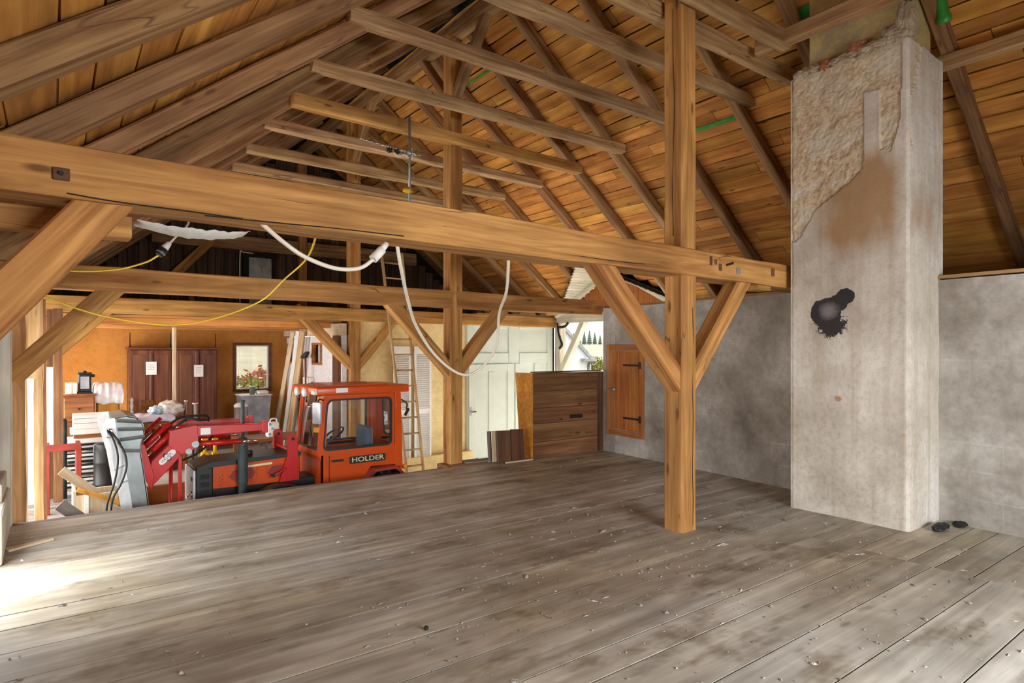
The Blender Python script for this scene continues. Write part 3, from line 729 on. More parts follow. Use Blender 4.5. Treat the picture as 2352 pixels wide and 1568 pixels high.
for i, (y, lab) in enumerate(((3.4, 'heavy tie beam with dark mortise holes, crossing just above the near post'), (7.3, 'second tie beam, crossing above the edge of the loft floor'), (10.8, 'farthest tie beam, bordering the ochre ceiling above the tractor'))):
    z0, z1 = ((2.405, 2.345), (2.30, 2.285), (2.255, 2.215))[i]; xe = (6.9, 7.32, 9.4)[i]
    t = thing('tie_beam', (-.45, y+.1, z0-.12), lab, 'beam', 'tie beams across the barn', 'thing')
    timber('beam', (-.5, y+(.15 if i == 0 else .1), z0), (xe, y+(.15 if i == 0 else .1), z1), .3 if i == 0 else .2, .235, mt['honey'], t, rough=.008, ch=.01)
    lz = (1.66, 1.33, 1.35)[i]; lx = (-.28, -.3, -.15)[i]; tx = (.26, .55, .68)[i]
    timber('brace', (lx, y+.1, lz), (tx, y+.1, z0-.05), .13, .19, mt['honey'], t, up=(0, 0, 1))
    timber('end_post', (-.36, y+.1, -1 if i else 0), (-.36, y+.1, z0-.1), .16, .16, mt['honey'] if i != 1 else mt['cream_paint'], t, up=(0, 1, 0))
    if i == 0:
        # mortises, peg holes and the square washer plate
        for (xa, xb, za, zb, mm) in ((4.76, 4.80, 2.36, 2.44, 'dark_board'), (4.83, 4.87, 2.37, 2.42, 'dark_board'), (4.90, 4.945, 2.32, 2.385, 'dark_board'), (5.18, 5.24, 2.31, 2.37, 'steel'), (5.77, 5.83, 2.33, 2.41, 'dark_board')):
            box('mortise', xa, xb, y-.006, y+.02, za, zb, mt[mm], t)
        plank('cut_mark', (5.02, y-.001, 2.38), (5.13, y-.001, 2.41), .02, .008, mt['tar'], t, up=(0, 1, 0), wav=.006, seg=5)
        for pts in ([(.06, 2.297), (.2, 2.288), (.33, 2.283), (.55, 2.282), (.8, 2.276)], [(.62, 2.27), (.95, 2.276), (1.3, 2.285), (1.72, 2.287)], [(2.0, 2.38), (2.4, 2.372), (2.9, 2.378)], [(3.0, 2.30), (3.5, 2.292), (3.9, 2.296)]):
            cable('crack', [(a, y-.001+.004*abs(math.sin(a*9)), b-.0) for a, b in pts], .0035, mt['tar'], t, n=5)
        box('washer_plate', .008, .072, y-.012, y+.01, 2.35, 2.405, mt['dark_board'], t, .004)
        cyl('bolt', (.04, y-.03, 2.378), (.04, y, 2.378), .009, mt['iron'], t)
        box('packing_beam', -.45, .34, y+.34, y+.46, 2.17, 2.29, mt['honey'], t, .008)
        box('support_block', 5.62, 5.84, y+.04, y+.2, 2.19, 2.245, mt['honey'], t, .006)
ORD = ['nearest', 'second', 'third', 'fourth', 'fifth', 'sixth', 'seventh', 'eighth', 'ninth']
cols = [(4.33, 2.36, 6.86, 4.58, 4.58), (5.37, 2.28, 6.80, 4.56, 4.60), (6.43, 2.30, 6.78, 4.50, 4.52), (8.37, 2.35, 6.80, 4.47, 4.42), (9.41, 2.38, 6.75, 4.43, 4.39), (10.44, 2.42, 6.70, 4.42, 4.36), (11.45, 2.45, 6.7, 4.41, 4.36), (12.45, 2.45, 6.7, 4.41, 4.36)]
for i, (y, xa, xb, za, zb) in enumerate(cols):
    o = timber('collar_beam', (xa-.12, y, za+.07), (xb+.08, y, zb+.07), .145, .135, mt['collar'], None, rough=.012, ch=.02, wane=.03)
    tag(o, '%s thin grey-brown collar beam counted from the near post, tying two rafters' % ORD[i], 'beam', 'collar beams under the roof', 'thing')
o = timber('collar_beam', (2.25, 7.28, 4.50), (6.78, 7.28, 4.47), .16, .15, mt['honey'], None, rough=.008); tag(o, 'broad reddish collar beam crossing the post at the loft edge, antenna below it', 'beam', 'collar beams under the roof', 'thing')
o = timber('collar_beam', (2.35, 3.30, 4.63), (5.86, 3.30, 4.65), .13, .15, mt['collar'], None, rough=.008); tag(o, 'collar beam in front of the near post, ending at the chimney trimmer', 'beam', 'collar beams under the roof', 'thing')
o = timber('collar_beam', (2.35, 3.72, 4.66), (6.75, 3.72, 4.67), .13, .15, mt['collar'], None, rough=.008); tag(o, 'collar beam behind the near post, running past the chimney shoulder', 'beam', 'collar beams under the roof', 'thing')
o = timber('trimmer_beam', (5.79, 3.55, 4.66), (5.79, 1.0, 4.66), .13, .15, mt['collar'], None, rough=.008); tag(o, 'short grey trimmer beam running across the top of the chimney face', 'beam', 'chimney trimmers', 'thing')
o = timber('trimmer_beam', (6.92, 2.33, 4.36), (6.92, .4, 4.36), .12, .13, mt['collar'], None, rough=.008); tag(o, 'trimmer beam under the rafters at the upper right, behind the chimney', 'beam', 'chimney trimmers', 'thing')
o = timber('ridge_purlin', (4.5, 3.2, 6.0), (4.5, 14.1, 5.98), .18, .2, mt['rafter'], None); tag(o, 'long ridge purlin carried on the three tall posts', 'beam', None, 'thing')
gf = thing('gable_frame', (4.5, 14.0, 2.25), 'yellowish timber frame in front of the dark gable boards', 'frame', None, 'thing')
timber('beam', (1.6, 14.0, 3.86), (7.4, 14.0, 3.86), .14, .3, mt['collar'], gf)
timber('post', (4.54, 13.98, 2.25), (4.54, 13.98, 5.9), .18, .18, mt['honey'], gf, up=(0, 1, 0))
timber('brace', (1.86, 13.98, 2.95), (2.68, 13.98, 3.85), .12, .17, mt['honey'], gf)
timber('post', (2.3, 13.98, 2.25), (2.3, 13.98, 3.0), .1, .1, mt['honey'], gf, up=(0, 1, 0))

# ================================================================== DOORS, WINDOWS, PARTITION
# white barn door leaf, swung out of the gate
d1 = struct('door_1', (6.95, 10.85, -1.0), 'white panelled barn door leaf swung open, with a wicket door')
d1['category'] = 'door'
DY0, DY1 = 10.85, 10.90
def dbox(name, xa, xb, za, zb, ya=DY0, yb=DY1, mat='white_paint', parent=None, bev=.004): return box(name, xa, xb, ya, yb, za, zb, mt[mat], parent or d1, bev)
dbox('leaf', 6.95, 9.27, -.98, 2.27, DY0+.02, DY1)
for xa, xb, za, zb in ((6.95, 7.10, -.98, 2.27), (9.12, 9.27, -.98, 2.27), (8.02, 8.30, 1.32, 2.27), (8.20, 8.34, -.98, 1.29), (7.10, 8.01, 2.06, 2.27), (8.31, 9.12, 2.06, 2.27), (7.10, 8.01, 1.30, 1.52), (8.31, 9.12, 1.30, 1.52), (8.74, 8.84, -.98, 1.29)):
    dbox('stile', xa, xb, za, zb, DY0-.006, DY0+.03)
wk = dbox('wicket', 6.97, 8.14, -.95, 1.285, DY0-.018, DY0+.01)
for xa, xb, za, zb in ((6.97, 7.15, -.95, 1.285), (7.96, 8.14, -.95, 1.285), (7.47, 7.62, -.675, 1.125), (7.15, 7.96, 1.13, 1.285), (7.15, 7.96, -.95, -.68)):
    dbox('wicket_rail', xa, xb, za, zb, DY0-.034, DY0-.016, parent=wk)
hd = box('handle', 7.0, 7.12, DY0-.09, DY0-.07, .29, .312, mt['iron'], wk, .004); box('lock_plate', 6.985, 7.03, DY0-.04, DY0-.033, .22, .40, mt['steel'], wk)
box('edge_strip', 9.27, 9.31, DY0-.01, DY1, -.98, 2.27, mt['iron'], d1)
st = thing('door_stay', (9.3, 10.6, 1.9), 'dark scrolled iron door stay hanging beside the white barn door', 'hook')
cable('scroll', [(9.34, 10.75, 2.2), (9.34, 10.70, 1.95), (9.34, 10.6, 1.72), (9.34, 10.68, 1.62)], .03, mt['iron'], st); cable('scroll', [(9.34, 10.72, 2.1), (9.34, 10.5, 2.12), (9.34, 10.38, 2.2)], .03, mt['iron'], st)

# pine hatch in the grey wall
d2 = struct('door_2', (6.99, 6.46, .27), 'orange pine hatch with black strap hinges in the grey wall'); d2['category'] = 'hatch'
wx = lambda y: wall_x(y)
rz = Matrix.Rotation(math.atan(.0763)*-1, 4, 'Z')
def wbox(name, ya, yb, za, zb, d0, d1_, mat, parent, bev=.004):
    xm = wx((ya+yb)/2); return box(name, xm-d1_, xm-d0, ya, yb, za, zb, mt[mat], parent, bev, rot=rz)
for ya, yb, za, zb in ((6.09, 6.17, .28, 1.67), (6.83, 6.89, .28, 1.67), (6.17, 6.83, 1.58, 1.67), (6.17, 6.83, .28, .36)):
    wbox('frame', ya, yb, za, zb, -.05, .03, 'hatch', d2)
lf = wbox('leaf', 6.18, 6.82, .37, 1.57, -.04, .012, 'hatch', d2)
for k in range(3): wbox('leaf_board', 6.19+k*.21, 6.19+k*.21+.2, .38, 1.56, .012, .02, 'hatch', lf)
for z in (1.36, .56):
    h = wbox('strap_hinge', 6.17, 6.52, z-.015, z+.015, .02, .03, 'iron', d2, .003); wbox('hinge_plate', 6.13, 6.19, z-.05, z+.05, .02, .034, 'iron', h, .004)
lathe('lock', (wx(6.74)-.02, 6.74, .98), [(.035, 0), (.035, .008), (.012, .012), (.012, .03)], mt['steel'], d2, axis=(-1, 0, 0))

# horizontal board partition at the loft edge
pw = struct('wall_boards', (5.65, 7.05, 0), 'low partition of brown horizontal boards at the loft edge')
z = 0.0
for k, hh in enumerate((.235, .27, .23, .25, .27)):
    plank('board', (5.66, 7.07, z+hh/2), (7.0, 7.06, z+hh/2-.004), hh-.006, .035, mt['brown_board'], pw, up=(0, -1, 0), wav=.004, seg=6); z += hh
box('cap', 5.64, 7.02, 7.035, 7.1, 1.255, 1.272, mt['dark_board'], pw); box('backing', 5.68, 6.98, 7.09, 7.1, .01, 1.24, mt['dark_board'], pw)
box('corner_post', 6.95, 7.02, 6.98, 7.06, 0, 1.25, mt['dark_board'], pw)
box('slot', 6.37, 6.63, 7.04, 7.055, .545, .60, mt['tar'], pw); box('knot_hole', 6.19, 6.21, 7.04, 7.055, .53, .56, mt['tar'], pw)
prism('end_board', [(7.06, 0), (7.33, 0), (7.45, 1.25), (7.06, 1.25)], 5.63, 5.665, mt['amber'], pw, axis='x')
# short boards leaning at the edge
for i, (xa, xb, yy, lab) in enumerate(((5.04, 5.5, 7.10, 'dark brown double board leaning in front of the amber end board'), (4.99, 5.1, 7.16, 'thin pale-edged board standing behind the dark leaning boards'), (4.96, 5.05, 7.22, 'grey board at the back of the little leaning stack'))):
    o = thing('loose_board', ((xa+xb)/2, yy, 0), lab, 'board', 'short boards leaning at the loft edge')
    rt = Matrix.Rotation(R(-9), 4, 'X') @ Matrix.Rotation(R(3), 4, 'Y')
    if i == 0:
        box('half', xa, (xa+xb)/2-.004, yy-.03, yy-.006, .005, .45, mt['dark_board'], o, .004, rot=rt); box('half', (xa+xb)/2+.004, xb, yy-.03, yy-.006, .005, .45, mt['dark_board'], o, .004, rot=rt)
        box('batten', xa+.08, xb+.1, yy-.12, yy-.09, .0, .02, mt['pale_wood'], o)
    else: box('board', xa, xb+.25, yy-.02, yy+.0, .005, .45-.01*i, mt['pale_wood' if i == 1 else 'deck'], o, .003, rot=rt)

# window in the ochre wall
w1 = struct('window_1', (3.53, 14.2, .7), 'window with a brown frame in the ochre wall'); w1['category'] = 'window'
q = [(3.14, .68), (3.93, .68), (3.93, 1.74), (3.14, 1.74)]
ring('frame', q, inset(q, .055), 14.16, 14.3, mt['ward'], w1); q2 = inset(q, .055); ring('sash', q2, inset(q2, .022), 14.2, 14.26, mt['white'], w1)
box('pane', 3.2, 3.87, 14.225, 14.23, .74, 1.68, mt['glass'], w1)
for i, (a, b) in enumerate(((11.95, 12.52), (13.72, 14.12))):
    w = struct('window_%d' % (i+2), (PX, (a+b)/2, 1.3), ('small bright window beside the spade on the pale partition wall', 'narrow bright window at the far end of the pale partition wall')[i]); w['category'] = 'window'
    q = [(a, 1.29), (b, 1.29), (b, 1.73), (a, 1.73)]; ring('frame', q, inset(q, .04), PX-.02, PX+.1, mt['hatch'], w, axis='x')
    box('mullion', PX+.03, PX+.06, (a+b)/2-.012, (a+b)/2+.012, 1.32, 1.7, mt['white'], w); box('pane', PX+.04, PX+.045, a+.04, b-.04, 1.33, 1.69, mt['glass'], w)
for a, b, z0, z1 in ((5.5, 7.2, -.5, 2.2), (4.4, 5.5, -.5, .9), (4.4, 5.5, 1.98, 2.2)): box('panel', a, b, 14.2, 14.32, z0, z1, mt['orange_wall'], wf)
# dark framed board with chalk marks on the gable
w4 = struct('window_4', (3.62, 14.1, 2.3), 'black-framed pale panel with scrawled marks on the gable'); w4['category'] = 'panel'
q = [(3.30, 2.26), (3.98, 2.26), (3.98, 3.68), (3.30, 3.68)]; qi = [(3.42, 2.36), (3.90, 2.36), (3.90, 3.585), (3.42, 3.585)]
ring('frame', q, qi, 14.0, 14.12, mt['tar'], w4); box('panel', 3.42, 3.90, 14.04, 14.06, 2.36, 3.585, mt['zinc'], w4)
for (b_, x, zz, s_) in (('2', 3.51, 3.48, .13), ('-', 3.66, 3.46, .16), ('T', 3.69, 3.34, .2)):
    text('scrawl', b_, Matrix.Translation((x, 14.036, zz)) @ Matrix.Rotation(R(90), 4, 'X'), s_, mt['ink'], w4)
cable('pipe', [(3.235, 13.99, 2.3), (3.235, 13.99, 3.60), (3.30, 13.99, 3.67), (3.5, 13.99, 3.66)], .014, mt['white_cable'], w4)

# ================================================================== TRACTOR
tr = thing('tractor', (2.9, 8.76, -1.0), 'orange narrow tractor with glazed cab parked below the loft edge', 'tractor')
YN, YF = 8.3, 9.22
def both(fn): fn(YN, 1); fn(YF, -1)
hood = prism('hood', [(1.64, .125), (2.72, .165), (2.72, -.18), (1.64, -.16)], 8.48, 9.04, mt['orange'], tr, bev=.012)
prism('hood_top', [(1.46, .13), (1.62, .185), (2.74, .205), (2.74, .16), (1.64, .12), (1.46, .10)], 8.46, 9.06, mt['black'], hood)
gr_ = box('grille', 1.44, 1.64, 8.47, 9.05, -.5, .12, mt['black'], tr, .012)
for k in range(5): box('grille_slat', 1.50, 1.60, 8.462, 8.475, -.42+k*.1, -.36+k*.1, mt['rubber'], gr_)
fp = box('front_plate', 1.415, 1.442, 8.46, 9.06, -.5, .10, mt['zinc_white'], tr, .008)
for zz in (-.02, -.2, -.24): box('plate_slot', 1.41, 1.418, 8.52, 8.6, zz-.02, zz+.03, mt['black'], fp)
for xa in (1.83, 2.30):
    vp = [(xa, -.03), (xa+.06, .05), (xa+.27, .065), (xa+.32, .0), (xa+.27, -.085), (xa+.06, -.09)]
    v = prism('vent', vp, 8.470, 8.481, mt['redbrown'], hood)
    ring('vent_rim', [(xa-.02, -.115), (xa+.35, -.10), (xa+.35, .085), (xa-.02, .07)], [(xa, -.1), (xa+.33, -.085), (xa+.33, .07), (xa, .055)], 8.472, 8.482, mt['orange'], v)
for k in range(6): cyl('rivet', (1.72+.03*(k % 2), 8.474, -.12+k*.025), (1.72+.03*(k % 2), 8.482, -.12+k*.025), .006, mt['black'], hood, n=8)
box('hood_badge', 2.06, 2.36, 8.470, 8.481, .075, .102, mt['letter'], hood, rot=Matrix.Rotation(R(-2.2), 4, 'Y'))
ex = lathe('exhaust', (1.975, 8.4, -.35), [(.05, 0), (.055, .05), (.055, .22)]+[(.066 if k % 2 else .058, .24+.026*k) for k in range(22)]+[(.05, .82), (.024, .83), (.024, 1.27), (.028, 1.28), (.028, 1.3)], mt['muffler'], tr, n=20)
cyl('fuel_cap', (2.12, 8.72, .19), (2.12, 8.72, .26), .055, mt['black'], tr)
box('chassis', 1.5, 4.25, 8.55, 8.97, -.72, -.16, mt['black'], tr, .01)
def wheel(x, y, r, w):
    t = lathe('wheel', (x, y-w/2, -1+r), [(r*.5, 0), (r*.86, 0), (r*.97, w*.15), (r, w*.3), (r, w*.7), (r*.97, w*.85), (r*.86, w), (r*.5, w)], mt['rubber'], tr, n=36, axis=(0, 1, 0))
    lathe('rim', (x, y-w/2-.004, -1+r), [(r*.2, .03), (r*.48, .03), (r*.55, 0), (r*.55, w*.5)], mt['orange'], t, n=24, axis=(0, 1, 0))
    for k in range(22):
        a = 2*math.pi*k/22; c = Vector((x+r*math.cos(a), y, -1+r+r*math.sin(a)))
        box('lug', c.x-.02, c.x+.02, y-w/2+.01, y+w/2-.01, c.z-.012, c.z+.02, mt['rubber'], t, rot=Matrix.Rotation(-a, 4, 'Y'))
for y in (8.28, 9.24): wheel(2.42, y, .36, .2); wheel(3.85, y, .42, .22)
def fender(xc, r, y, w, a0, a1, mat):
    V = []; F = []; n = 14
    for i in range(n+1):
        a = R(a0+(a1-a0)*i/n)
        for rr in (r, r+.02):
            for yy in (y-w/2, y+w/2): V.append((xc+rr*math.cos(a), yy, -.62+rr*math.sin(a)))
    for i in range(n):
        b = i*4; F += [(b, b+1, b+5, b+4), (b+2, b+6, b+7, b+3), (b, b+4, b+6, b+2), (b+1, b+3, b+7, b+5)]
    F += [(0, 2, 3, 1), (n*4, n*4+1, n*4+3, n*4+2)]
    return mesh('fender', V, F, mt[mat], tr)
fender(2.42, .44, 8.28, .24, 30, 140, 'black'); fender(2.42, .44, 9.24, .24, 30, 140, 'black')
for y in (8.26, 9.26): prism('rear_fender', [(3.47, -.33), (3.63, -.13), (3.68, -.09), (4.0, -.08), (4.05, -.1), (4.2, -.27), (4.2, -.31), (4.03, -.14), (3.98, -.12), (3.7, -.13), (3.66, -.16), (3.52, -.34)], y-.12, y+.12, mt['redbrown'], tr)
# cab
cab = box('cab_floor', 2.95, 4.16, YN+.02, YF-.02, -.36, -.28, mt['black'], tr)
def cab_side(y, s):
    t = .03*s
    low = [(2.955, .20), (4.16, .20), (4.18, -.10), (4.03, -.08), (3.68, -.07), (3.5, -.30), (3.47, -.34), (2.955, -.36)]
    sd = prism('door', low, y, y+t, mt['orange'], tr, bev=.004)
    gq = [(2.975, .205), (4.01, .205), (4.01, .915), (3.04, .915)]; go = [(2.90, .15), (4.05, .15), (4.05, .965), (2.985, .965)]
    ring('window_surround', rounded(go, .06), rounded(gq, .09), y-.0015*s, y+t, mt['orange'], sd)
    gi = [(3.0, .235), (3.985, .235), (3.985, .89), (3.06, .89)]
    ring('rubber_seal', rounded(gq, .09), rounded(gi, .09), y-.008*s, y+t, mt['black'], sd)
    prism('side_glass', rounded(gi, .09), y+.012*s, y+.016*s, mt['cab_glass'], sd)
    box('door_handle', 3.1, 3.27, y-.02*s, y, .045, .075, mt['black'], sd, .004); box('handle_latch', 3.11, 3.14, y-.024*s, y-.018*s, .05, .07, mt['chrome'], sd)
    prism('rear_pillar', [(4.055, .98), (4.15, .98), (4.18, -.12), (4.06, -.12)], y-.006*s, y+.06*s, mt['orange'], tr, bev=.004)
    prism('front_pillar', [(2.955, .18), (3.02, .18), (3.06, .98), (3.0, .98)], y-.003*s, y+.05*s, mt['orange'], tr, bev=.004)
    for zz in (.78, .0): box('hinge', 4.07, 4.12, y-.012*s, y, zz-.03, zz+.03, mt['orange'], tr, .004)
    return sd
both(cab_side)
nb = box('name_plate', 3.36, 3.90, YN-.012, YN-.002, -.005, .095, mt['black'], tr)
text('lettering', 'HOLDER', Matrix.Translation((3.63, YN-.014, .045)) @ Matrix.Rotation(R(90), 4, 'X'), .095, mt['letter'], nb, sx_=1.32, ext=.002)
# door seam and front panel
box('door_seam', 3.065, 3.075, YN-.003, YN+.001, -.34, .14, mt['black'], tr)
ff = prism('front_panel', [(2.955, -.36), (2.985, -.36), (2.985, .2), (2.94, .2), (2.93, .14), (2.955, .08)], YN, YF, mt['orange'], tr)
slab('windscreen', [(2.95, YN+.05, .2), (2.95, YF-.05, .2), (3.01, YF-.05, .94), (3.01, YN+.05, .94)], Vector((1, 0, 0)), .006, mt['cab_glass'], tr)
for a, b in ((YN+.045, YN+.07), (YF-.07, YF-.045)): slab('screen_seal', [(2.946, a, .2), (2.946, b, .2), (3.006, b, .95), (3.006, a, .95)], Vector((1, 0, 0)), .02, mt['black'], tr)
slab('screen_seal', [(2.944, YN+.05, .2), (2.944, YF-.05, .2), (2.946, YF-.05, .23), (2.946, YN+.05, .23)], Vector((1, 0, 0)), .02, mt['black'], tr)
slab('rear_glass', [(4.15, YN+.06, .2), (4.15, YF-.06, .2), (4.13, YF-.06, .94), (4.13, YN+.06, .94)], Vector((1, 0, 0)), .006, mt['cab_glass'], tr)
box('rear_panel', 4.14, 4.17, YN, YF, -.3, .2, mt['orange'], tr, .006)
cable('wiper', [(2.94, 8.62, .23), (2.95, 8.7, .35), (2.99, 8.86, .62)], .008, mt['black'], tr)
rf = box('cab_roof', 2.87, 4.26, YN-.07, YF+.07, .97, 1.085, mt['orange'], tr, .025, seg=3)
prism('roof_hatch', [(2.98, 1.085), (3.12, 1.105), (3.95, 1.10), (4.0, 1.085)], YN+.05, YF-.05, mt['orange'], rf)
box('roof_sticker', 3.14, 3.31, YN-.073, YN-.068, 1.005, 1.065, mt['paper'], rf)
for y in (8.98, 8.66): lathe('work_lamp', (2.89, y, 1.0), [(.05, 0), (.062, -.03), (.062, -.06), (.03, -.075)], mt['lamp'], tr, n=20, axis=(1, 0, 0))
box('marker_lamp', 2.83, 2.90, 8.24, 8.34, .985, 1.045, mt['lamp'], tr, .01)
for y in (8.98, 8.66): cyl('lamp_bracket', (2.88, y, .97), (2.88, y, .86), .012, mt['black'], tr)
mi = box('mirror', 2.83, 2.865, 8.06, 8.23, .60, .90, mt['steel'], tr, .03, rot=Matrix.Rotation(R(18), 4, 'Z'), seg=3)
cable('mirror_arm', [(2.99, 8.3, .9), (2.9, 8.2, .93), (2.85, 8.14, .88)], .01, mt['black'], tr)
# cab interior
se = box('seat_back', 3.72, 3.84, 8.55, 8.97, .12, .46, mt['seat'], tr, .05, seg=3); box('seat_cushion', 3.42, 3.84, 8.54, 8.98, .02, .14, mt['seat'], tr, .04, seg=3)
box('dash', 3.0, 3.18, YN+.06, YF-.06, .0, .22, mt['black'], tr, .02); cable('steering_column', [(3.15, 8.76, .15), (3.28, 8.76, .34)], .018, mt['black'], tr)
bm = bmesh.new()
for i in range(24):
    a0, a1 = 2*math.pi*i/24, 2*math.pi*(i+1)/24
    ring_ = []
    for a in (a0, a1): ring_.append([bm.verts.new(((.17+.014*math.cos(t))*math.cos(a), (.17+.014*math.cos(t))*math.sin(a), .014*math.sin(t))) for t in (0, 1.57, 3.14, 4.71)])
    for k in range(4): bm.faces.new((ring_[0][k], ring_[1][k], ring_[1][(k+1) % 4], ring_[0][(k+1) % 4]))
bm_obj('steering_wheel', bm, mt['black'], tr, Matrix.Translation((3.3, 8.76, .36)) @ Matrix.Rotation(R(-35), 4, 'Y'))
lathe('rear_light', (4.2, 8.34, -.14), [(.03, 0), (.035, .02), (.03, .05), (.01, .06)], mt['amber_lens'], tr, axis=(1, 0, 0))
cable('rear_mirror', [(4.16, 8.3, .86), (4.22, 8.24, .8), (4.2, 8.22, .72)], .012, mt['black'], tr); box('hand_grip', 4.19, 4.23, 8.2, 8.24, .62, .74, mt['black'], tr, .01, rot=Matrix.Rotation(R(30), 4, 'Y'))
# loader mounting brackets left on the tractor
for y0, y1 in ((8.40, 8.47), (9.06, 9.13)):
    b_ = prism('bracket', [(2.44, -.16), (2.68, -.16), (2.68, .30), (2.66, .43), (2.63, .46), (2.58, .46), (2.55, .43), (2.55, .2)], y0, y1, mt['red'], tr, bev=.006)
    cyl('bracket_pin', (2.61, y0-.02, .40), (2.61, y1+.02, .40), .02, mt['iron'], b_)
cable('bracket_lever', [(2.52, 8.39, .02), (2.42, 8.38, -.03), (2.36, 8.38, -.05)], .012, mt['red'], tr); cyl('lever_knob', (2.35, 8.36, -.06), (2.35, 8.39, -.06), .022, mt['iron'], tr)
cyl('cross_tube', (2.6, 8.47, .24), (2.6, 9.06, .24), .02, mt['red'], tr)

# ================================================================== FRONT LOADER parked ahead of the tractor
ld = thing('front_loader', (1.2, 8.65, -1.0), 'red front loader arms with grey bucket, parked on its legs ahead of the tractor', 'loader')
def arm(y0, y1):
    a = prism('arm', [(1.40, .68), (2.20, .65), (2.20, .56), (1.42, .545)], y0, y1, mt['red'], ld, bev=.008)
    prism('elbow_plate', [(1.13, .64), (1.42, .69), (1.44, .50), (1.38, .385), (1.25, .345), (1.12, .46)], y0-.012, y1+.012, mt['red'], a, bev=.006)
    prism('lower_arm', [(1.17, .52), (1.25, .33), (.95, .0), (.90, .14), (.95, .30)], y0, y1, mt['red'], a, bev=.006)
    prism('end_plate', [(.80, .52), (.875, .50), (.97, .13), (.94, -.03), (.88, .1)], y0-.02, y1+.02, mt['red'], a, bev=.004)
    cyl('tilt_cylinder', (1.16, (y0+y1)/2-.02, .62), (.96, (y0+y1)/2-.02, .42), .03, mt['red'], a); cyl('piston_rod', (.96, (y0+y1)/2-.02, .42), (.86, (y0+y1)/2-.02, .31), .016, mt['chrome'], a)
    cyl('link_bar', (1.14, (y0+y1)/2+.03, .72), (.84, (y0+y1)/2+.03, .42), .024, mt['red'], a)
    cyl('pivot_boss', (1.40, y0-.04, .46), (1.40, y1+.04, .46), .04, mt['zinc'], a); cyl('pivot_boss', (1.33, y0-.03, .38), (1.33, y1+.03, .38), .035, mt['zinc'], a)
    cyl('lift_cylinder', (1.42, (y0+y1)/2, .455), (1.93, (y0+y1)/2, .44), .032, mt['red'], a); cyl('lift_rod', (1.93, (y0+y1)/2, .44), (2.12, (y0+y1)/2, .435), .018, mt['chrome'], a)
    box('end_bracket', 2.18, 2.25, y0-.01, y1+.01, .53, .68, mt['red'], a, .006)
    box('support_leg', 1.225, 1.265, (y0+y1)/2-.02, (y0+y1)/2+.02, -1.0, .40, mt['red'], a, .004)
    return a
a1 = arm(8.26, 8.34); a2 = arm(8.98, 9.06)
cyl('support_leg', (1.17, 8.42, -1.0), (1.17, 8.42, .36), .016, mt['red'], ld)
cyl('cross_tube', (1.3, 8.3, .62), (1.3, 9.02, .62), .05, mt['red'], ld); cyl('cross_tube', (.96, 8.3, .12), (.96, 9.02, .12), .04, mt['red'], ld)
box('type_plate', 1.46, 1.57, 8.245, 8.256, .565, .645, mt['paper'], a1)
dm = Matrix.Translation((1.105, 8.246, .335)) @ Matrix.Rotation(R(-43), 4, 'Y') @ Matrix.Rotation(R(90), 4, 'X')
cap = []
for k in range(9): a = R(-90+180*k/8); cap.append((.075+.034*math.cos(a), .034*math.sin(a)))
for k in range(9): a = R(90+180*k/8); cap.append((-.075+.034*math.cos(a), .034*math.sin(a)))
dc = mesh('decal', [(x, y, 0) for x, y in cap]+[(x, y, .003) for x, y in cap], [tuple(range(18)), tuple(range(35, 17, -1))]+[(i, (i+1) % 18, 18+(i+1) % 18, 18+i) for i in range(18)], mt['paper'], ld, dm)
text('decal_lettering', 'HAUER', dm @ Matrix.Translation((-.012, 0, .005)), .046, mt['ink'], dc, ext=.001)
for s in (1, -1):
    mesh('decal_chevron', [(-.03, .03*s, .003), (0, .055*s, .003), (.03, .03*s, .003), (.03, .018*s, .003), (0, .042*s, .003), (-.03, .018*s, .003), (-.03, .03*s, .006), (0, .055*s, .006), (.03, .03*s, .006), (.03, .018*s, .006), (0, .042*s, .006), (-.03, .018*s, .006)], [(0, 1, 4, 5), (1, 2, 3, 4), (6, 11, 10, 7), (7, 10, 9, 8), (0, 6, 7, 1), (1, 7, 8, 2), (5, 4, 10, 11), (4, 3, 9, 10)], mt['iron'], dc, dm)
# bucket, rolled up on end: ribbed curved back, flat floor plate and side plates
BY0, BY1 = 8.22, 9.12
bprof = [(.59, .83), (.70, .85), (.80, .82), (.86, .74), (.87, .64), (.835, .52), (.835, .42), (.86, .25), (.885, .05), (.915, -.2), (.93, -.3)]
V = []; F = []
for x, z in bprof:
    V += [(x, BY0, z), (x, BY1, z), (x-.012, BY0, z-.012), (x-.012, BY1, z-.012)]
for i in range(len(bprof)-1):
    b = i*4; F += [(b, b+1, b+5, b+4), (b+2, b+6, b+7, b+3), (b, b+4, b+6, b+2), (b+1, b+3, b+7, b+5)]
bk = mesh('bucket', V, F, mt['zinc'], ld, smooth=False)
side = [(.58, .83), (.70, .845), (.80, .815), (.855, .73), (.865, .64), (.83, .52), (.83, .42), (.855, .25), (.88, .05), (.92, -.28), (.76, -.28), (.73, -.05), (.66, .40), (.60, .62)]
for y in (BY0, BY1-.012): prism('side_plate', side, y, y+.012, mt['zinc'], bk)
edge = [(.47, .76), (.51, .83), (.58, .83), (.60, .66), (.66, .40), (.73, -.05), (.76, -.28), (.65, -.28), (.61, .02), (.56, .34), (.47, .70)]
prism('mouth_plate', edge, BY0-.03, BY0-.01, mt['zinc_white'], bk); prism('mouth_plate', edge, BY1, BY1+.02, mt['zinc_white'], bk)
for (xa, za, xb, zb) in ((.60, .80, .84, .77), (.61, .70, .865, .69), (.63, .58, .87, .60), (.65, .46, .83, .44)):
    plank('rib', (xa, BY0-.014, za), (xb, BY0-.014, zb), .05, .02, mt['zinc'], bk, up=(0, .55, .83))
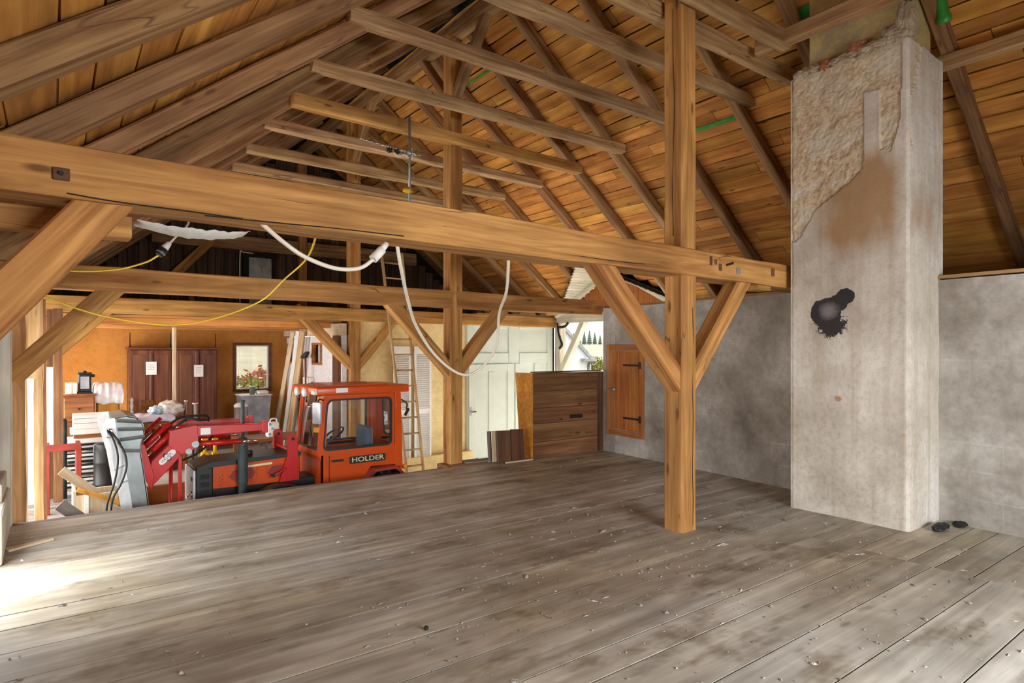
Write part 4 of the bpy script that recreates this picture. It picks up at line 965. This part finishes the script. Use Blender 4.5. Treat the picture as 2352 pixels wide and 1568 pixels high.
plank('rib', (.64, BY0-.036, .10), (.71, BY0-.036, .12), .015, .008, mt['zinc'], bk, up=(0, 1, 0)); plank('seam', (.575, BY0-.034, .25), (.685, BY0-.034, .30), .012, .006, mt['zinc'], bk, up=(0, 1, 0))
box('coupler', .49, .56, BY0-.08, BY0-.03, .62, .72, mt['chrome'], bk, .012); cyl('coupler_pin', (.60, BY0-.06, .58), (.52, BY0-.06, .72), .018, mt['chrome'], bk)
for pts in ([(.50, 8.10, .71), (.56, 8.08, .60), (.60, 8.07, .40), (.57, 8.06, .15), (.50, 8.06, -.1), (.49, 8.06, -.35)], [(.60, 8.10, .58), (.66, 8.07, .46), (.68, 8.06, .30), (.63, 8.05, .12), (.55, 8.05, -.05), (.52, 8.05, -.35)], [(.52, 8.12, .70), (.60, 8.1, .60), (.64, 8.1, .50)]):
    cable('hose', pts, .011, mt['black'], ld)
for pts in ([(1.20, 8.25, .70), (1.32, 8.25, .78), (1.45, 8.28, .74), (1.58, 8.5, .72)], [(1.15, 8.5, .68), (1.3, 8.55, .76), (1.6, 8.7, .75), (1.68, 8.95, .66)], [(1.05, 8.4, .52), (1.2, 8.42, .66), (1.34, 8.45, .74)], [(1.72, 8.7, .56), (1.55, 8.72, .3), (1.2, 8.75, .16), (.98, 8.8, .12)]):
    cable('hose', pts, .014, mt['rubber'], ld)
for k in range(4): cable('hydraulic_line', [(1.42, 8.5+.04*k, -.18-.06*k), (1.34, 8.5+.04*k, -.24-.06*k), (1.27, 8.52+.04*k, -.36-.06*k), (1.24, 8.55, -.55)], .012, mt['chrome'], ld)

# ================================================================== THINGS IN THE BACK ROOM
def wardrobe(x0, x1, label, spike):
    y0, y1 = 13.70, 14.15
    w = thing('wardrobe', ((x0+x1)/2, 13.9, -.45), label, 'wardrobe', 'old wardrobes against the ochre wall')
    box('carcass', x0, x1, y0+.02, y1, -.42, 1.60, mt['ward'], w, .006)
    box('cornice', x0-.03, x1+.03, y0-.03, y1, 1.60, 1.645, mt['ward'], w, .012)
    box('plinth', x0-.01, x1+.01, y0, y1, -.45, -.36, mt['ward'], w, .006)
    xm = (x0+x1)/2
    for a, b in ((x0+.02, xm-.045), (xm+.045, x1-.02)):
        d = box('door', a, b, y0, y0+.022, -.34, 1.58, mt['ward'], w, .006)
        box('door_panel', a+.05, b-.05, y0-.006, y0, -.25, 1.5, mt['ward'], d, .004)
    box('centre_stile', xm-.04, xm+.04, y0-.008, y0+.02, -.34, 1.58, mt['ward'], w, .008); box('stile_bead', xm-.012, xm+.012, y0-.02, y0-.006, -.3, 1.54, mt['ward'], w, .004)
    for px in spike: cyl('finial', (px, 13.8, 1.63), (px, 13.8, 1.92), .014, mt['iron'], w, r2=.006)
    return w
wardrobe(1.2, 1.92, 'dark brown double wardrobe beside the white cloth, nearer the corner', (1.9, 1.22))
wardrobe(1.99, 2.74, 'dark brown double wardrobe closest to the window', (2.72,))
for (xa, xb, za, zb, lab) in ((1.47, 1.65, 1.11, 1.36, 'white paper sheet taped to the corner wardrobe'), (2.30, 2.47, 1.05, 1.29, 'white paper sheet taped to the wardrobe by the window')):
    p = thing('notice_paper', ((xa+xb)/2, 13.69, za), lab, 'paper', 'notices on the wardrobes')
    box('sheet', xa, xb, 13.672, 13.676, za, zb, mt['paper'], p)
    for k in range(4): box('print_line', xa+.03, xb-.03-.02*(k % 2), 13.670, 13.672, zb-.06-.03*k, zb-.055-.03*k, mt['ink'], p)
o = timber('support_pole', (1.80, 12.6, -.45), (1.80, 12.6, 2.0), .065, .065, mt['pale_wood'], None, up=(0, 1, 0)); tag(o, 'slim pale wooden pole between the two wardrobes, holding the ceiling', 'pole')
# secretary with a small stove-like case on top
c = thing('chest', (.38, 12.5, -.45), 'brown wooden chest at the corner carrying a dark case', 'cabinet')
box('body', .16, .60, 12.3, 12.75, -.42, .84, mt['furn'], c, .006); box('top', .14, .62, 12.28, 12.77, .84, .87, mt['furn'], c, .006)
for k in range(3): d = box('drawer', .18, .58, 12.285, 12.3, -.38+k*.41, -.0+k*.41, mt['furn'], c, .005); lathe('knob', (.38, 12.285, -.19+k*.41), [(.018, 0), (.014, -.02)], mt['iron'], d, axis=(0, 1, 0))
for x in (.18, .58): box('foot', x-.02, x+.02, 12.32, 12.36, -.45, -.42, mt['furn'], c)
c = thing('projector_case', (.46, 12.5, .87), 'small dark lantern-like metal case standing on the brown chest', 'case')
box('case_body', .375, .55, 12.4, 12.58, .90, 1.19, mt['iron'], c, .01); box('case_lid', .365, .56, 12.39, 12.59, 1.19, 1.215, mt['iron'], c, .006); box('case_base', .36, .565, 12.385, 12.595, .87, .90, mt['iron'], c, .006)
cyl('lens', (.55, 12.45, 1.16), (.60, 12.45, 1.16), .025, mt['black'], c); lathe('vent_cap', (.46, 12.49, 1.215), [(.03, 0), (.03, .02), (.01, .03)], mt['black'], c); box('case_door', .40, .52, 12.392, 12.402, .95, 1.15, mt['steel'], c)
c = thing('carton', (.28, 12.45, .87), 'pale carton beside the dark case on the brown chest', 'box'); box('carton_body', .2, .355, 12.38, 12.55, .87, 1.05, mt['white'], c, .005); box('carton_tape', .27, .29, 12.376, 12.38, .87, 1.05, mt['pale_wood'], c)
# cloth over a little cabinet
def cloth(name, x0, x1, y0, y1, ztop, drop, mat, label, seed, amp=.03):
    V = []; F = []; nx, ny = 26, 18
    for i in range(nx+1):
        for j in range(ny+1):
            u, v = i/nx*1.5-.25, j/ny*1.5-.25
            x = x0+(x1-x0)*max(-.05, min(1.05, u)); y = y0+(y1-y0)*max(-.05, min(1.05, v))
            ex_ = max(0, -u, u-1, 0)*4; ey = max(0, -v, v-1)*4
            z = ztop-drop*min(1, max(ex_, ey))+amp*mnoise.noise(Vector((u*5, v*5, seed)))
            V.append((x+amp*mnoise.noise(Vector((z*9, v*7, seed))), y+amp*mnoise.noise(Vector((z*9, u*7, seed+3))), z))
    for i in range(nx):
        for j in range(ny):
            a = i*(ny+1)+j; F.append((a, a+ny+1, a+ny+2, a+1))
    o = mesh(name, V, F, mat, smooth=True); sm = o.modifiers.new('thick', 'SOLIDIFY'); sm.thickness = .008
    return tag(o, label, 'cloth')
c = thing('side_cabinet', (.78, 12.6, -.45), 'light orange cabinet half covered by the white cloth', 'cabinet'); box('body', .63, .95, 12.42, 12.8, -.45, .98, mt['furn'], c, .006); box('front', .65, .93, 12.405, 12.42, -.38, .74, mt['amber'], c, .005); lathe('knob', (.9, 12.405, .3), [(.014, 0), (.011, -.02)], mt['iron'], c, axis=(0, 1, 0))
cloth('dust_cloth', .60, .98, 12.38, 12.82, 1.03, .34, mt['white_cloth'], 'crumpled white dust cloth thrown over the cabinet next to the wardrobe', 3)
# white box stack on bundled sheets
c = thing('drawer_stack', (.45, 11.3, .18), 'white stacked drawer boxes in front of the brown chest', 'boxes')
box('upper_box', .27, .80, 11.15, 11.5, .42, .63, mt['white'], c, .006); box('middle_box', .24, .74, 11.14, 11.5, .34, .42, mt['white'], c, .006); box('shelf_gap', .28, .72, 11.18, 11.46, .28, .34, mt['furn'], c); box('base_board', .16, .70, 11.08, 11.5, .21, .28, mt['white'], c, .01)
for z in (.5, .57): box('box_seam', .28, .79, 11.146, 11.151, z, z+.006, mt['steel'], c)
z = -.45; k = 0
NUM = ['lowest', 'second lowest', 'third', 'fourth', 'fifth', 'sixth', 'seventh', 'eighth', 'ninth', 'tenth', 'topmost']
for k in range(11):
    t = .658/11; xo = random.uniform(-.04, .04)
    o = thing('sheet_bundle', (.38, 11.2, z), '%s bundle from the floor in the shiny pile under the white drawer boxes' % NUM[k], 'sheets', 'pile of shiny sheets')
    box('wrapper', .16+xo, .60+xo, 11.02+random.uniform(0, .05), 11.45, z, z+t*.6, mt[('chrome', 'zinc_white', 'white')[k % 3]], o, .008); box('spine', .18+xo, .58+xo, 11.05, 11.44, z+t*.6, z+t, mt['black'], o, .006); z += t
# red stand in the corner
c = thing('red_stand', (.13, 9.55, -.45), 'red steel frame stand near the upright slabs', 'stand')
for x in (-.03, .29): box('leg', x-.03, x+.03, 9.55, 9.61, -.452, .40, mt['redbrown'], c, .005)
for x in (-.03, .29): box('rear_leg', x-.025, x+.025, 9.9, 9.95, -.452, .40, mt['redbrown'], c, .005)
box('top_rail', -.06, .32, 9.545, 9.615, .33, .41, mt['redbrown'], c, .005); box('side_rail', -.055, -.005, 9.6, 9.95, .34, .4, mt['redbrown'], c, .005); box('side_rail', .265, .315, 9.6, 9.95, .34, .4, mt['redbrown'], c, .005)
for x, zt, lab in ((.155, .64, 'tall dark glass tube with a rounded top behind the red stand'), (.07, .45, 'shorter dark glass tube behind the red stand')):
    o = lathe('glass_tube', (x, 10.5, -.45), [(.035, 0), (.035, zt+.42), (.030, zt+.44), (.018, zt+.455), (.004, zt+.46)], mt['muffler'], None); tag(o, lab, 'tube', 'dark tubes')
# black drum behind the bucket
o = lathe('drum', (.60, 9.9, -.452), [(.13, 0), (.14, .02), (.14, .25), (.148, .26), (.14, .28), (.14, .54), (.148, .55), (.14, .57), (.14, .78), (.12, .80), (.03, .81)], mt['black'], None, n=28); tag(o, 'black drum standing behind the grey loader bucket', 'drum')
# crate with loose boards
c = thing('crate', (.46, 8.45, -1.0), 'open wooden crate with an orange rim at the floor edge, near the bucket hoses', 'crate')
for (xa, xb, ya, yb, za, zb, mm) in ((.22, .70, 8.25, 8.28, -1.0, .0, 'pale_wood'), (.22, .70, 8.72, 8.75, -1.0, -.02, 'pale_wood'), (.20, .23, 8.25, 8.75, -1.0, .05, 'pale_wood'), (.69, .72, 8.25, 8.75, -1.0, -.12, 'amber')):
    box('side', xa, xb, ya, yb, za, zb, mt[mm], c, .004)
plank('rim', (.24, 8.24, .07), (.72, 8.24, -.17), .05, .03, mt['amber'], c, up=(0, 1, 0)); box('batten', .30, .34, 8.225, 8.25, -1.0, .05, mt['white'], c); plank('batten', (.34, 8.235, .02), (.66, 8.235, -.22), .04, .015, mt['pale_wood'], c, up=(0, 1, 0))
for (p0, p1, w, lab) in (((.10, 8.4, .27), (.45, 8.42, -.06), .10, 'pale board sticking diagonally out of the crate'), ((.08, 8.0, -.02), (.36, 8.02, -.3), .12, 'grey-green board leaning low in front of the crate')):
    o = plank('loose_board', p0, p1, w, .02, mt['pale_wood'] if p0[2] > 0 else mt['deck'], None, up=(0, -1, .3)); tag(o, lab, 'board')
# table with wrapped bedding
c = thing('table', (1.5, 12.1, -.45), 'brown table carrying wrapped bedding in front of the wardrobes', 'table')
box('tabletop', 1.05, 1.92, 11.8, 12.4, .40, .43, mt['furn'], c, .006); box('apron', 1.1, 1.87, 11.84, 11.87, .28, .40, mt['furn'], c)
for x in (1.1, 1.85):
    for y in (11.86, 12.34): box('leg', x-.03, x+.03, y-.03, y+.03, -.45, .40, mt['furn'], c, .005)
box('drawer', 1.3, 1.66, 11.825, 11.842, .30, .385, mt['furn'], c, .004)
box('lower_cabinet', 1.12, 1.9, 11.9, 12.3, -.44, .15, mt['ward'], c, .006)
def lump(name, c0, r, mat, label, seed, parent=None):
    bm = bmesh.new(); bmesh.ops.create_icosphere(bm, subdivisions=4, radius=1)
    for v in bm.verts:
        p = v.co.copy(); k = 1+.28*mnoise.noise(p*2.1+Vector((seed, 0, 0)))+.12*mnoise.noise(p*5+Vector((seed, 4, 0)))
        v.co = Vector((p.x*r[0]*k, p.y*r[1]*k, max(-r[2]*.9, p.z*r[2]*k)))
    o = bm_obj(name, bm, mat, parent, Matrix.Translation(c0), smooth=True)
    return tag(o, label, 'bundle') if label else o
cloth('bed_sheet', 1.02, 1.66, 11.76, 12.3, .50, .10, mt['lilac_cloth'], 'pale lilac sheet spread over the end of the brown table', 8, .035)
lump('plastic_bundle', (1.66, 12.05, .57), (.2, .16, .145), mt['plastic'], 'clear plastic bag bundled up at the end of the brown table', 5)
lump('blue_bag', (1.46, 12.02, .57), (.13, .12, .075), flat('blue_white_bag', (.42, .56, .70), .5, var=.5, scale=14), 'small blue and white bag lying on the lilac sheet', 9)
c = thing('chair', (1.38, 12.75, -.45), 'wooden chair with turned posts behind the table', 'chair')
box('seat', 1.12, 1.6, 12.6, 13.0, .0, .04, mt['furn'], c, .01); box('backrest', 1.30, 1.52, 12.98, 13.0, .5, .68, mt['furn'], c, .01)
for x in (1.14, 1.58):
    lathe('turned_post', (x, 12.62, -.45), [(.02, 0), (.02, .9), (.03, .95), (.018, 1.0), (.03, 1.06), (.02, 1.12), (.032, 1.17), (.01, 1.21)], mt['white'] if x < 1.2 else mt['furn'], c, n=12); cyl('leg', (x, 12.97, -.45), (x, 12.97, .68), .018, mt['furn'], c)
for x, r, z0, z1, lab in ((1.89, .028, .43, .72, 'thin chrome flue tube standing on the table, next to the plastic bag'), (2.01, .042, -.45, .68, 'wider chrome flue tube, closest to the tractor exhaust')):
    o = lathe('flue_tube', (x, 11.85 if x > 1.95 else 12.0, z0), [(r, 0), (r, z1-z0-.03), (r*1.15, z1-z0-.025), (r*1.15, z1-z0)], mt['chrome'], None); tag(o, lab, 'tube', 'chrome flue tubes')
# yellow jack stands
for x, y, lab in ((1.885, 9.6, 'yellow tapered jack stand just left of the tractor exhaust'), (1.76, 9.65, 'yellow jack stand seen under the red loader arm')):
    c = thing('jack_stand', (x, y, -1.0), lab, 'stand', 'yellow jack stands')
    for sx1 in (-1, 1):
        for sy1 in (-1, 1): plank('leg', (x+sx1*.14, y+sy1*.14, -1.0), (x+sx1*.03, y+sy1*.03, .10), .045, .02, mt['yellow'], c)
    box('collar', x-.045, x+.045, y-.045, y+.045, .06, .14, mt['yellow'], c, .008); cyl('ratchet_post', (x, y, .1), (x, y, .32), .022, mt['yellow'], c); box('saddle', x-.04, x+.04, y-.03, y+.03, .31, .335, mt['yellow'], c, .006)
o = cyl('copper_pole', (1.68, 9.3, .16), (1.86, 9.3, -.9), .025, mt['furn'], None); tag(o, 'short brown pole slanting down by the tractor nose', 'pole')
# sink corner beneath the window
c = thing('wash_tub', (3.4, 13.5, -.45), 'grey steel wash tub on a stand below the window', 'tub')
prism('tub', [(3.10, .65), (3.66, .65), (3.62, .10), (3.16, .10)], 13.2, 13.75, mt['steel'], c, bev=.01); box('rim', 3.08, 3.68, 13.18, 13.77, .65, .672, mt['zinc_white'], c, .006)
for x in (3.2, 3.58):
    for y in (13.26, 13.68): box('leg', x-.02, x+.02, y-.02, y+.02, -.45, .12, mt['steel'], c)
o = lathe('bucket', (3.36, 13.5, .672), [(.05, 0), (.065, .15), (.07, .155)], mt['zinc'], None); tag(o, 'small zinc bucket on the rim of the wash tub', 'bucket')
c = thing('basin', (3.54, 13.5, .672), 'white basin with a small tap on the grey wash tub', 'basin'); box('bowl', 3.45, 3.66, 13.38, 13.62, .672, .74, mt['white'], c, .02, seg=2); cable('tap', [(3.5, 13.55, .73), (3.5, 13.55, .82), (3.46, 13.5, .82)], .01, mt['iron'], c)
c = thing('pedal_bin', (3.05, 13.1, -.45), 'grey bin with a pale lid left of the wash tub', 'bin'); lathe('bin_body', (3.05, 13.1, -.45), [(.11, 0), (.13, .9)], mt['steel'], c); lathe('bin_lid', (3.05, 13.1, .45), [(.135, 0), (.135, .04), (.09, .08), (.01, .09)], mt['white'], c)
# lumber and tools in the corner of the partition
for i, (p0, p1, w, mm, lab) in enumerate((((3.86, 13.75, -.45), (4.02, 12.95, 1.96), .09, 'pale_wood', 'pale plank leaning in the corner, closest to the window'), ((3.98, 13.5, -.45), (4.08, 12.8, 1.98), .08, 'white', 'white batten leaning between two planks in the corner'), ((4.02, 13.3, -.45), (4.12, 12.62, 1.97), .1, 'waney', 'brown plank leaning in the corner beside the small window'))):
    o = plank('leaning_plank', p0, p1, w, .03, mt[mm], None, up=(-1, -1, 0), wav=.006, seg=10); tag(o, lab, 'plank', 'planks leaning in the corner')
c = thing('spade', (4.1, 12.45, -.45), 'dark spade standing upside down against the pale wall', 'spade'); cyl('shaft', (4.12, 12.45, -.45), (4.12, 12.45, 1.42), .016, mt['redbrown'], c)
prism('blade', [(12.25, 1.54), (12.32, 1.56), (12.62, 1.47), (12.66, 1.43), (12.55, 1.41), (12.4, 1.43)], 4.08, 4.14, mt['iron'], c, axis='x')
c = thing('junction_box', (4.22, 12.6, .86), 'white electric box on the pale wall above the cab lamps', 'box'); box('cover', 4.19, 4.27, 12.4, 12.85, .86, 1.03, mt['white'], c, .01); box('feed_conduit', 4.22, 4.25, 12.84, 12.87, -.4, 1.0, mt['white'], c)
for i, (y, zt, mm, lab) in enumerate(((12.3, .95, 'iron', 'dark rake handle in the tool group by the pale wall'), (12.1, .72, 'blue', 'blue broom handle in the tool group by the pale wall'), (11.9, .80, 'furn', 'brown hoe handle in the tool group by the pale wall'))):
    o = cyl('tool_handle', (3.95, y-.2, -.45), (4.2, y, zt), .016, mt[mm], None); tag(o, lab, 'tool', 'tool handles by the pale wall')
c = thing('workbench', (3.1, 11.4, -.45), 'low brown bench behind the loader brackets', 'bench'); box('bench_top', 2.55, 3.75, 11.0, 11.7, .02, .07, mt['furn'], c, .006)
for x in (2.62, 3.68):
    for y in (11.06, 11.64): box('leg', x-.035, x+.035, y-.035, y+.035, -.45, .02, mt['furn'], c)
c = thing('jerrycan', (3.12, 11.2, .07), 'white canister with blue print beside the tractor windscreen', 'canister'); box('can', 3.02, 3.22, 11.1, 11.28, .07, .33, mt['white'], c, .03, seg=3)
for (x, z) in ((3.06, .30), (3.10, .22), (3.05, .13)): box('print', x-.02, x+.02, 11.094, 11.101, z-.02, z+.02, mt['blue'], c)
cable('grip', [(3.08, 11.19, .33), (3.1, 11.19, .38), (3.18, 11.19, .38), (3.2, 11.19, .33)], .012, mt['white'], c)
# ladder and shutters at the cream wall
c = thing('ladder', (5.3, 9.95, -1.0), 'long wooden ladder leaning past the farthest tie beam', 'ladder')
LA0, LA1, LB0, LB1 = Vector((5.12, 9.9, -1)), Vector((4.94, 10.68, 3.42)), Vector((5.45, 9.9, -1)), Vector((5.36, 10.68, 3.42))
for a, b in ((LA0, LA1), (LB0, LB1)): timber('rail', a, b, .035, .06, mt['ladder'], c, up=(0, -1, .2), rough=.002, ch=.005)
for k in range(15): t = (.22+.29*k)/4.49; cyl('rung', LA0.lerp(LA1, t), LB0.lerp(LB1, t), .016, mt['ladder'], c, n=10)
def shutter(x0, x1, y, zt, label):
    s = thing('louvre_shutter', ((x0+x1)/2, y, -1.0), label, 'shutter', 'white shutters against the cream wall')
    for a, b in ((x0, x0+.04), (x1-.04, x1)): box('stile', a, b, y-.02, y+.02, -1, zt, mt['white'], s, .004)
    for a, b in ((-1, -.88), (.38, .44), (zt-.14, zt)): box('rail', x0+.04, x1-.04, y-.018, y+.018, a, b, mt['white'], s, .004)
    box('backing', x0+.03, x1-.03, y+.012, y+.02, -.95, zt-.05, mt['white'], s)
    proto = None; z = -.86
    while z < zt-.16:
        if not .34 < z < .46:
            rt = Matrix.Translation(((x0+x1)/2, y-.004, z)) @ Matrix.Rotation(R(38), 4, 'X')
            if proto is None:
                o = mesh('louvre', boxv(-(x1-x0)/2+.04, (x1-x0)/2-.04, -.022, .022, -.004, .004), BF, mt['white'], s, rt); proto = o.data
            else: put(bpy.data.objects.new('louvre', proto), s, rt)
        z += .042
shutter(5.24, 5.60, 10.78, 1.66, 'white louvred shutter partly behind the ladder'); shutter(5.68, 6.05, 10.78, 1.66, 'white louvred shutter next to the post at the loft edge')
# waney slabs standing in the open side of the cart bay; white boards added as bright window strips
slabs = [(-.262, 7.9, .14, -1, 2.2, 'brown', 'broad brown'), (-.213, 8.3, .055, -1, 2.2, 'waney', 'thin wavy'), (-.165, 8.55, .09, 1.28, 2.2, 'waney', 'short upper'), (-.10, 8.8, .085, -1, 2.2, 'waney', 'pale yellow'), (-.045, 9.2, .035, -1, 2.2, 'brown', 'narrow brown'), (-.205, 10.35, .125, -1, 1.25, 'white', 'white stand-in for a bright window strip, an'), (.012, 10.45, .085, .25, 1.36, 'white', 'small white stand-in for a bright window strip, an'), (.02, 10.6, .10, -.45, 2.15, 'brown', 'hindmost pale brown'), (.09, 10.3, .10, -1, 2.15, 'brown', 'dark brown end')]
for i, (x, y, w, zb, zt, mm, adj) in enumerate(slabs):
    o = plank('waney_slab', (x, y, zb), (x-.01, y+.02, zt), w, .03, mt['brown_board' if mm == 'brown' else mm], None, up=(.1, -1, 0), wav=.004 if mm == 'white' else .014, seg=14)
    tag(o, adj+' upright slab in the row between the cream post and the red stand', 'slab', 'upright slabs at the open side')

# ================================================================== CABLES AND HANGING THINGS
c = thing('extension_lead', (.95, 3.5, 2.26), 'thick white cord sagging below the near tie beam to a white coupling', 'cord')
cable('wire', [(.92, 3.52, 2.29), (1.04, 3.5, 2.19), (1.16, 3.5, 2.12), (1.33, 3.5, 2.072), (1.48, 3.5, 2.085), (1.58, 3.5, 2.155)], .0125, mt['white_cable'], c)
cp = cyl('coupling', (1.565, 3.5, 2.145), (1.625, 3.5, 2.21), .028, mt['white'], c); cyl('coupling_collar', (1.615, 3.5, 2.199), (1.66, 3.52, 2.25), .02, mt['white'], cp)
o = cable('hanging_hose', [(1.80, 3.66, 2.30), (1.90, 3.8, 2.16), (2.16, 4.2, 1.97), (2.45, 4.6, 1.78), (2.80, 4.88, 1.53), (3.14, 5, 1.36), (3.36, 5, 1.42), (3.40, 4.8, 1.63), (3.22, 4.5, 1.92), (2.97, 4.05, 2.07), (2.72, 3.68, 2.30)], .0125, mt['white_cable']); tag(o, 'long white cord hanging in a deep loop before the middle post', 'cord')
o = cable('yellow_lead', [(-.3, 7.22, 2.2), (-.06, 7.05, 2.09), (.28, 7.0, 1.95), (.62, 7.0, 1.875), (1.0, 7.0, 1.845), (1.4, 7.0, 1.93), (1.75, 6.7, 2.10), (1.79, 6.0, 2.27), (1.60, 4.8, 2.31), (1.30, 3.66, 2.36)], .0075, mt['yellow_cable']); tag(o, 'yellow extension cord drooping from the second tie beam to the near one', 'cord')
c = thing('hanging_socket', (.64, 5.0, 2.3), 'black and white plug coupling hanging on a yellow cord behind the near beam', 'plug')
cable('lead', [(.80, 4.9, 2.75), (.80, 4.95, 2.52), (.74, 5, 2.43), (.675, 5, 2.345)], .008, mt['white_cable'], c)
cyl('plug_body', (.685, 5, 2.36), (.65, 5, 2.315), .016, mt['white'], c, r2=.027); cyl('socket_body', (.65, 5, 2.315), (.615, 5, 2.265), .03, mt['black'], c, r2=.024); cyl('socket_ring', (.632, 5, 2.29), (.626, 5, 2.281), .031, mt['steel'], c)
cable('yellow_lead', [(.615, 5, 2.265), (.55, 5.2, 2.23), (.4, 5.6, 2.21), (.14, 6.0, 2.22), (-.3, 6.3, 2.26)], .007, mt['yellow_cable'], c)
c = thing('aerial', (3.57, 6.9, 3.4), 'old television aerial hanging on a thin mast below the reddish collar beam', 'antenna')
cyl('mast', (3.57, 6.9, 3.40), (3.57, 6.9, 4.48), .015, mt['zinc'], c)
bo = cyl('boom', (2.94, 6.95, 4.10), (3.60, 6.9, 4.02), .007, mt['zinc'], c)
for k in range(11):
    t = k/10; p = Vector((2.94, 6.95, 4.10)).lerp(Vector((3.6, 6.9, 4.02)), t); L = .07+.13*t*t
    cyl('element', p+Vector((.03*t, -L, -.3*L)), p+Vector((-.03*t, L, .3*L)), .004, mt['chrome'], bo, n=8)
for x in (3.30, 3.40): box('connector', x-.03, x+.03, 6.87, 6.93, 3.99, 4.05, mt['black'], bo, .01)
cable('lead', [(3.36, 6.9, 4.0), (3.42, 6.9, 3.96), (3.5, 6.9, 4.0), (3.6, 6.9, 3.96), (3.6, 6.9, 4.1)], .008, mt['white_cable'], c)
lathe('clamp', (3.57, 6.9, 4.0), [(.02, 0), (.035, .01), (.035, .06), (.02, .07)], mt['zinc'], c)
lump('clamp_knot', (3.54, 6.9, 3.56), (.06, .03, .03), mt['yellow'], None, 2, c)
# cobweb-dusted foil under the near beam's brace joint
V = []; F = []
for i in range(25):
    for j in range(5):
        x = .36+.55*i/24; V.append((x, 3.70+.05*j, 2.27-.055*math.sin(math.pi*i/24)**.6*(1-abs(j-2)/3)-.012*mnoise.noise(Vector((i*.6, j, 2)))))
for i in range(24):
    for j in range(4): a = i*5+j; F.append((a, a+5, a+6, a+1))
o = mesh('dust_web', V, F, mt['web'], smooth=True); o.modifiers.new('t', 'SOLIDIFY').thickness = .003; tag(o, 'greyish dusty web sheet hanging under the near tie beam beside its brace', 'cobweb')
# splinter of wood on the loft floor, rag by the chimney, stone in a plank joint
o = plank('wood_splinter', (-.28, 6.32, .012), (.02, 6.45, .012), .10, .018, mt['pale_wood'], None, taper=.7, seg=4); tag(o, 'pale wood splinter lying on the planks by the parapet', 'wood scrap')
for (x, y, r, mm, lab) in ((6.33, 2.12, (.14, .05, .03), 'iron', 'dark sooty rag at the foot of the chimney corner'), (6.58, 2.05, (.08, .05, .025), 'tar', 'black rag against the wall beside the chimney foot'), (1.72, 3.12, (.014, .012, .012), 'iron', 'tiny dark pebble in a plank joint near the camera')):
    lump('rag' if 'rag' in lab else 'pebble', (x, y, r[2]*.85), r, mt[mm], lab, x)

# ================================================================== OUTSIDE
def conifer(x, y, z, h, i):
    c = thing('conifer', (x, y, z), '%s dark conifer of the distant wood seen through the gate' % ORD[i % 9] if i < 9 else 'dark conifer of the distant wood', 'tree', 'distant conifer wood')
    cyl('trunk', (x, y, z), (x, y, z+h*.3), h*.03, mt['brown_board'], c, n=8)
    prof = []
    for k in range(7): t = k/7; prof += [(h*.2*(1-t)+.1, h*(.12+.85*t)), (h*.12*(1-t)+.05, h*(.12+.85*t)+h*.07)]
    prof.append((.02, h)); lathe('crown', (x, y, z), prof, mt['conifer'], c, n=9, smooth=False)
def gz(x, y):
    d = math.hypot(x, y); return -1.12+max(0, d-30)*.026+max(0, d-30)*.004*mnoise.noise(Vector((x*.02, y*.02, 0)))
for i in range(9):
    a = R(42.0+i*.48); d = 190+random.uniform(-6, 10); x, y = d*math.sin(a), d*math.cos(a); conifer(x, y, gz(x, y)-.5, random.uniform(3.2, 5.2), i)
def bush(x, y, r, label, mat='bush'):
    c = thing('bush', (x, y, gz(x, y)), label, 'bush'); bm = bmesh.new()
    for k in range(1100):
        v = Vector((random.gauss(0, 1), random.gauss(0, 1), abs(random.gauss(0, .8)))).normalized()*r*random.uniform(.6, 1); s = r*.075
        a = Vector((random.uniform(-1, 1), random.uniform(-1, 1), random.uniform(-1, 1))).normalized(); b = a.cross(Vector((.3, .5, .8))).normalized()
        bm.faces.new([bm.verts.new(v+a*s), bm.verts.new(v+b*s*.6), bm.verts.new(v-a*s), bm.verts.new(v-b*s*.6)])
    bm_obj('foliage', bm, mt[mat], c, Matrix.Translation((x, y, gz(x, y)))); cyl('stem', (x, y, gz(x, y)), (x, y, gz(x, y)+r*.5), r*.06, mt['brown_board'], c, n=6)
a = R(44.6); bush(60*math.sin(a), 60*math.cos(a), 1.3, 'yellow-green bush in the field seen through the gate')
bush(5.1, 22, 1.9, 'green bush outside the ochre room window', 'bush'); bush(8.2, 30, 2.0, 'reddish bush farther out beyond the ochre room window', 'brick')
hs_ = thing('neighbour_house', (22.5, 24.8, -1.1), 'white house corner with a grey downpipe seen through the gate', 'house')
prism('gable_wall', [(20.8, -1.1), (23.7, -1.1), (23.7, 1.2), (22.9, 2.0), (20.8, 3.4)], 24.8, 25.0, mt['render_white'], hs_)
plank('verge', (24.05, 24.7, 1.0), (20.9, 24.7, 3.6), .18, .12, mt['steel'], hs_, up=(0, -1, 0)); cyl('downpipe', (23.8, 24.7, -1.1), (23.8, 24.7, .9), .06, mt['steel'], hs_); box('eave', 23.2, 24.05, 24.4, 25.2, .95, 1.1, mt['steel'], hs_)
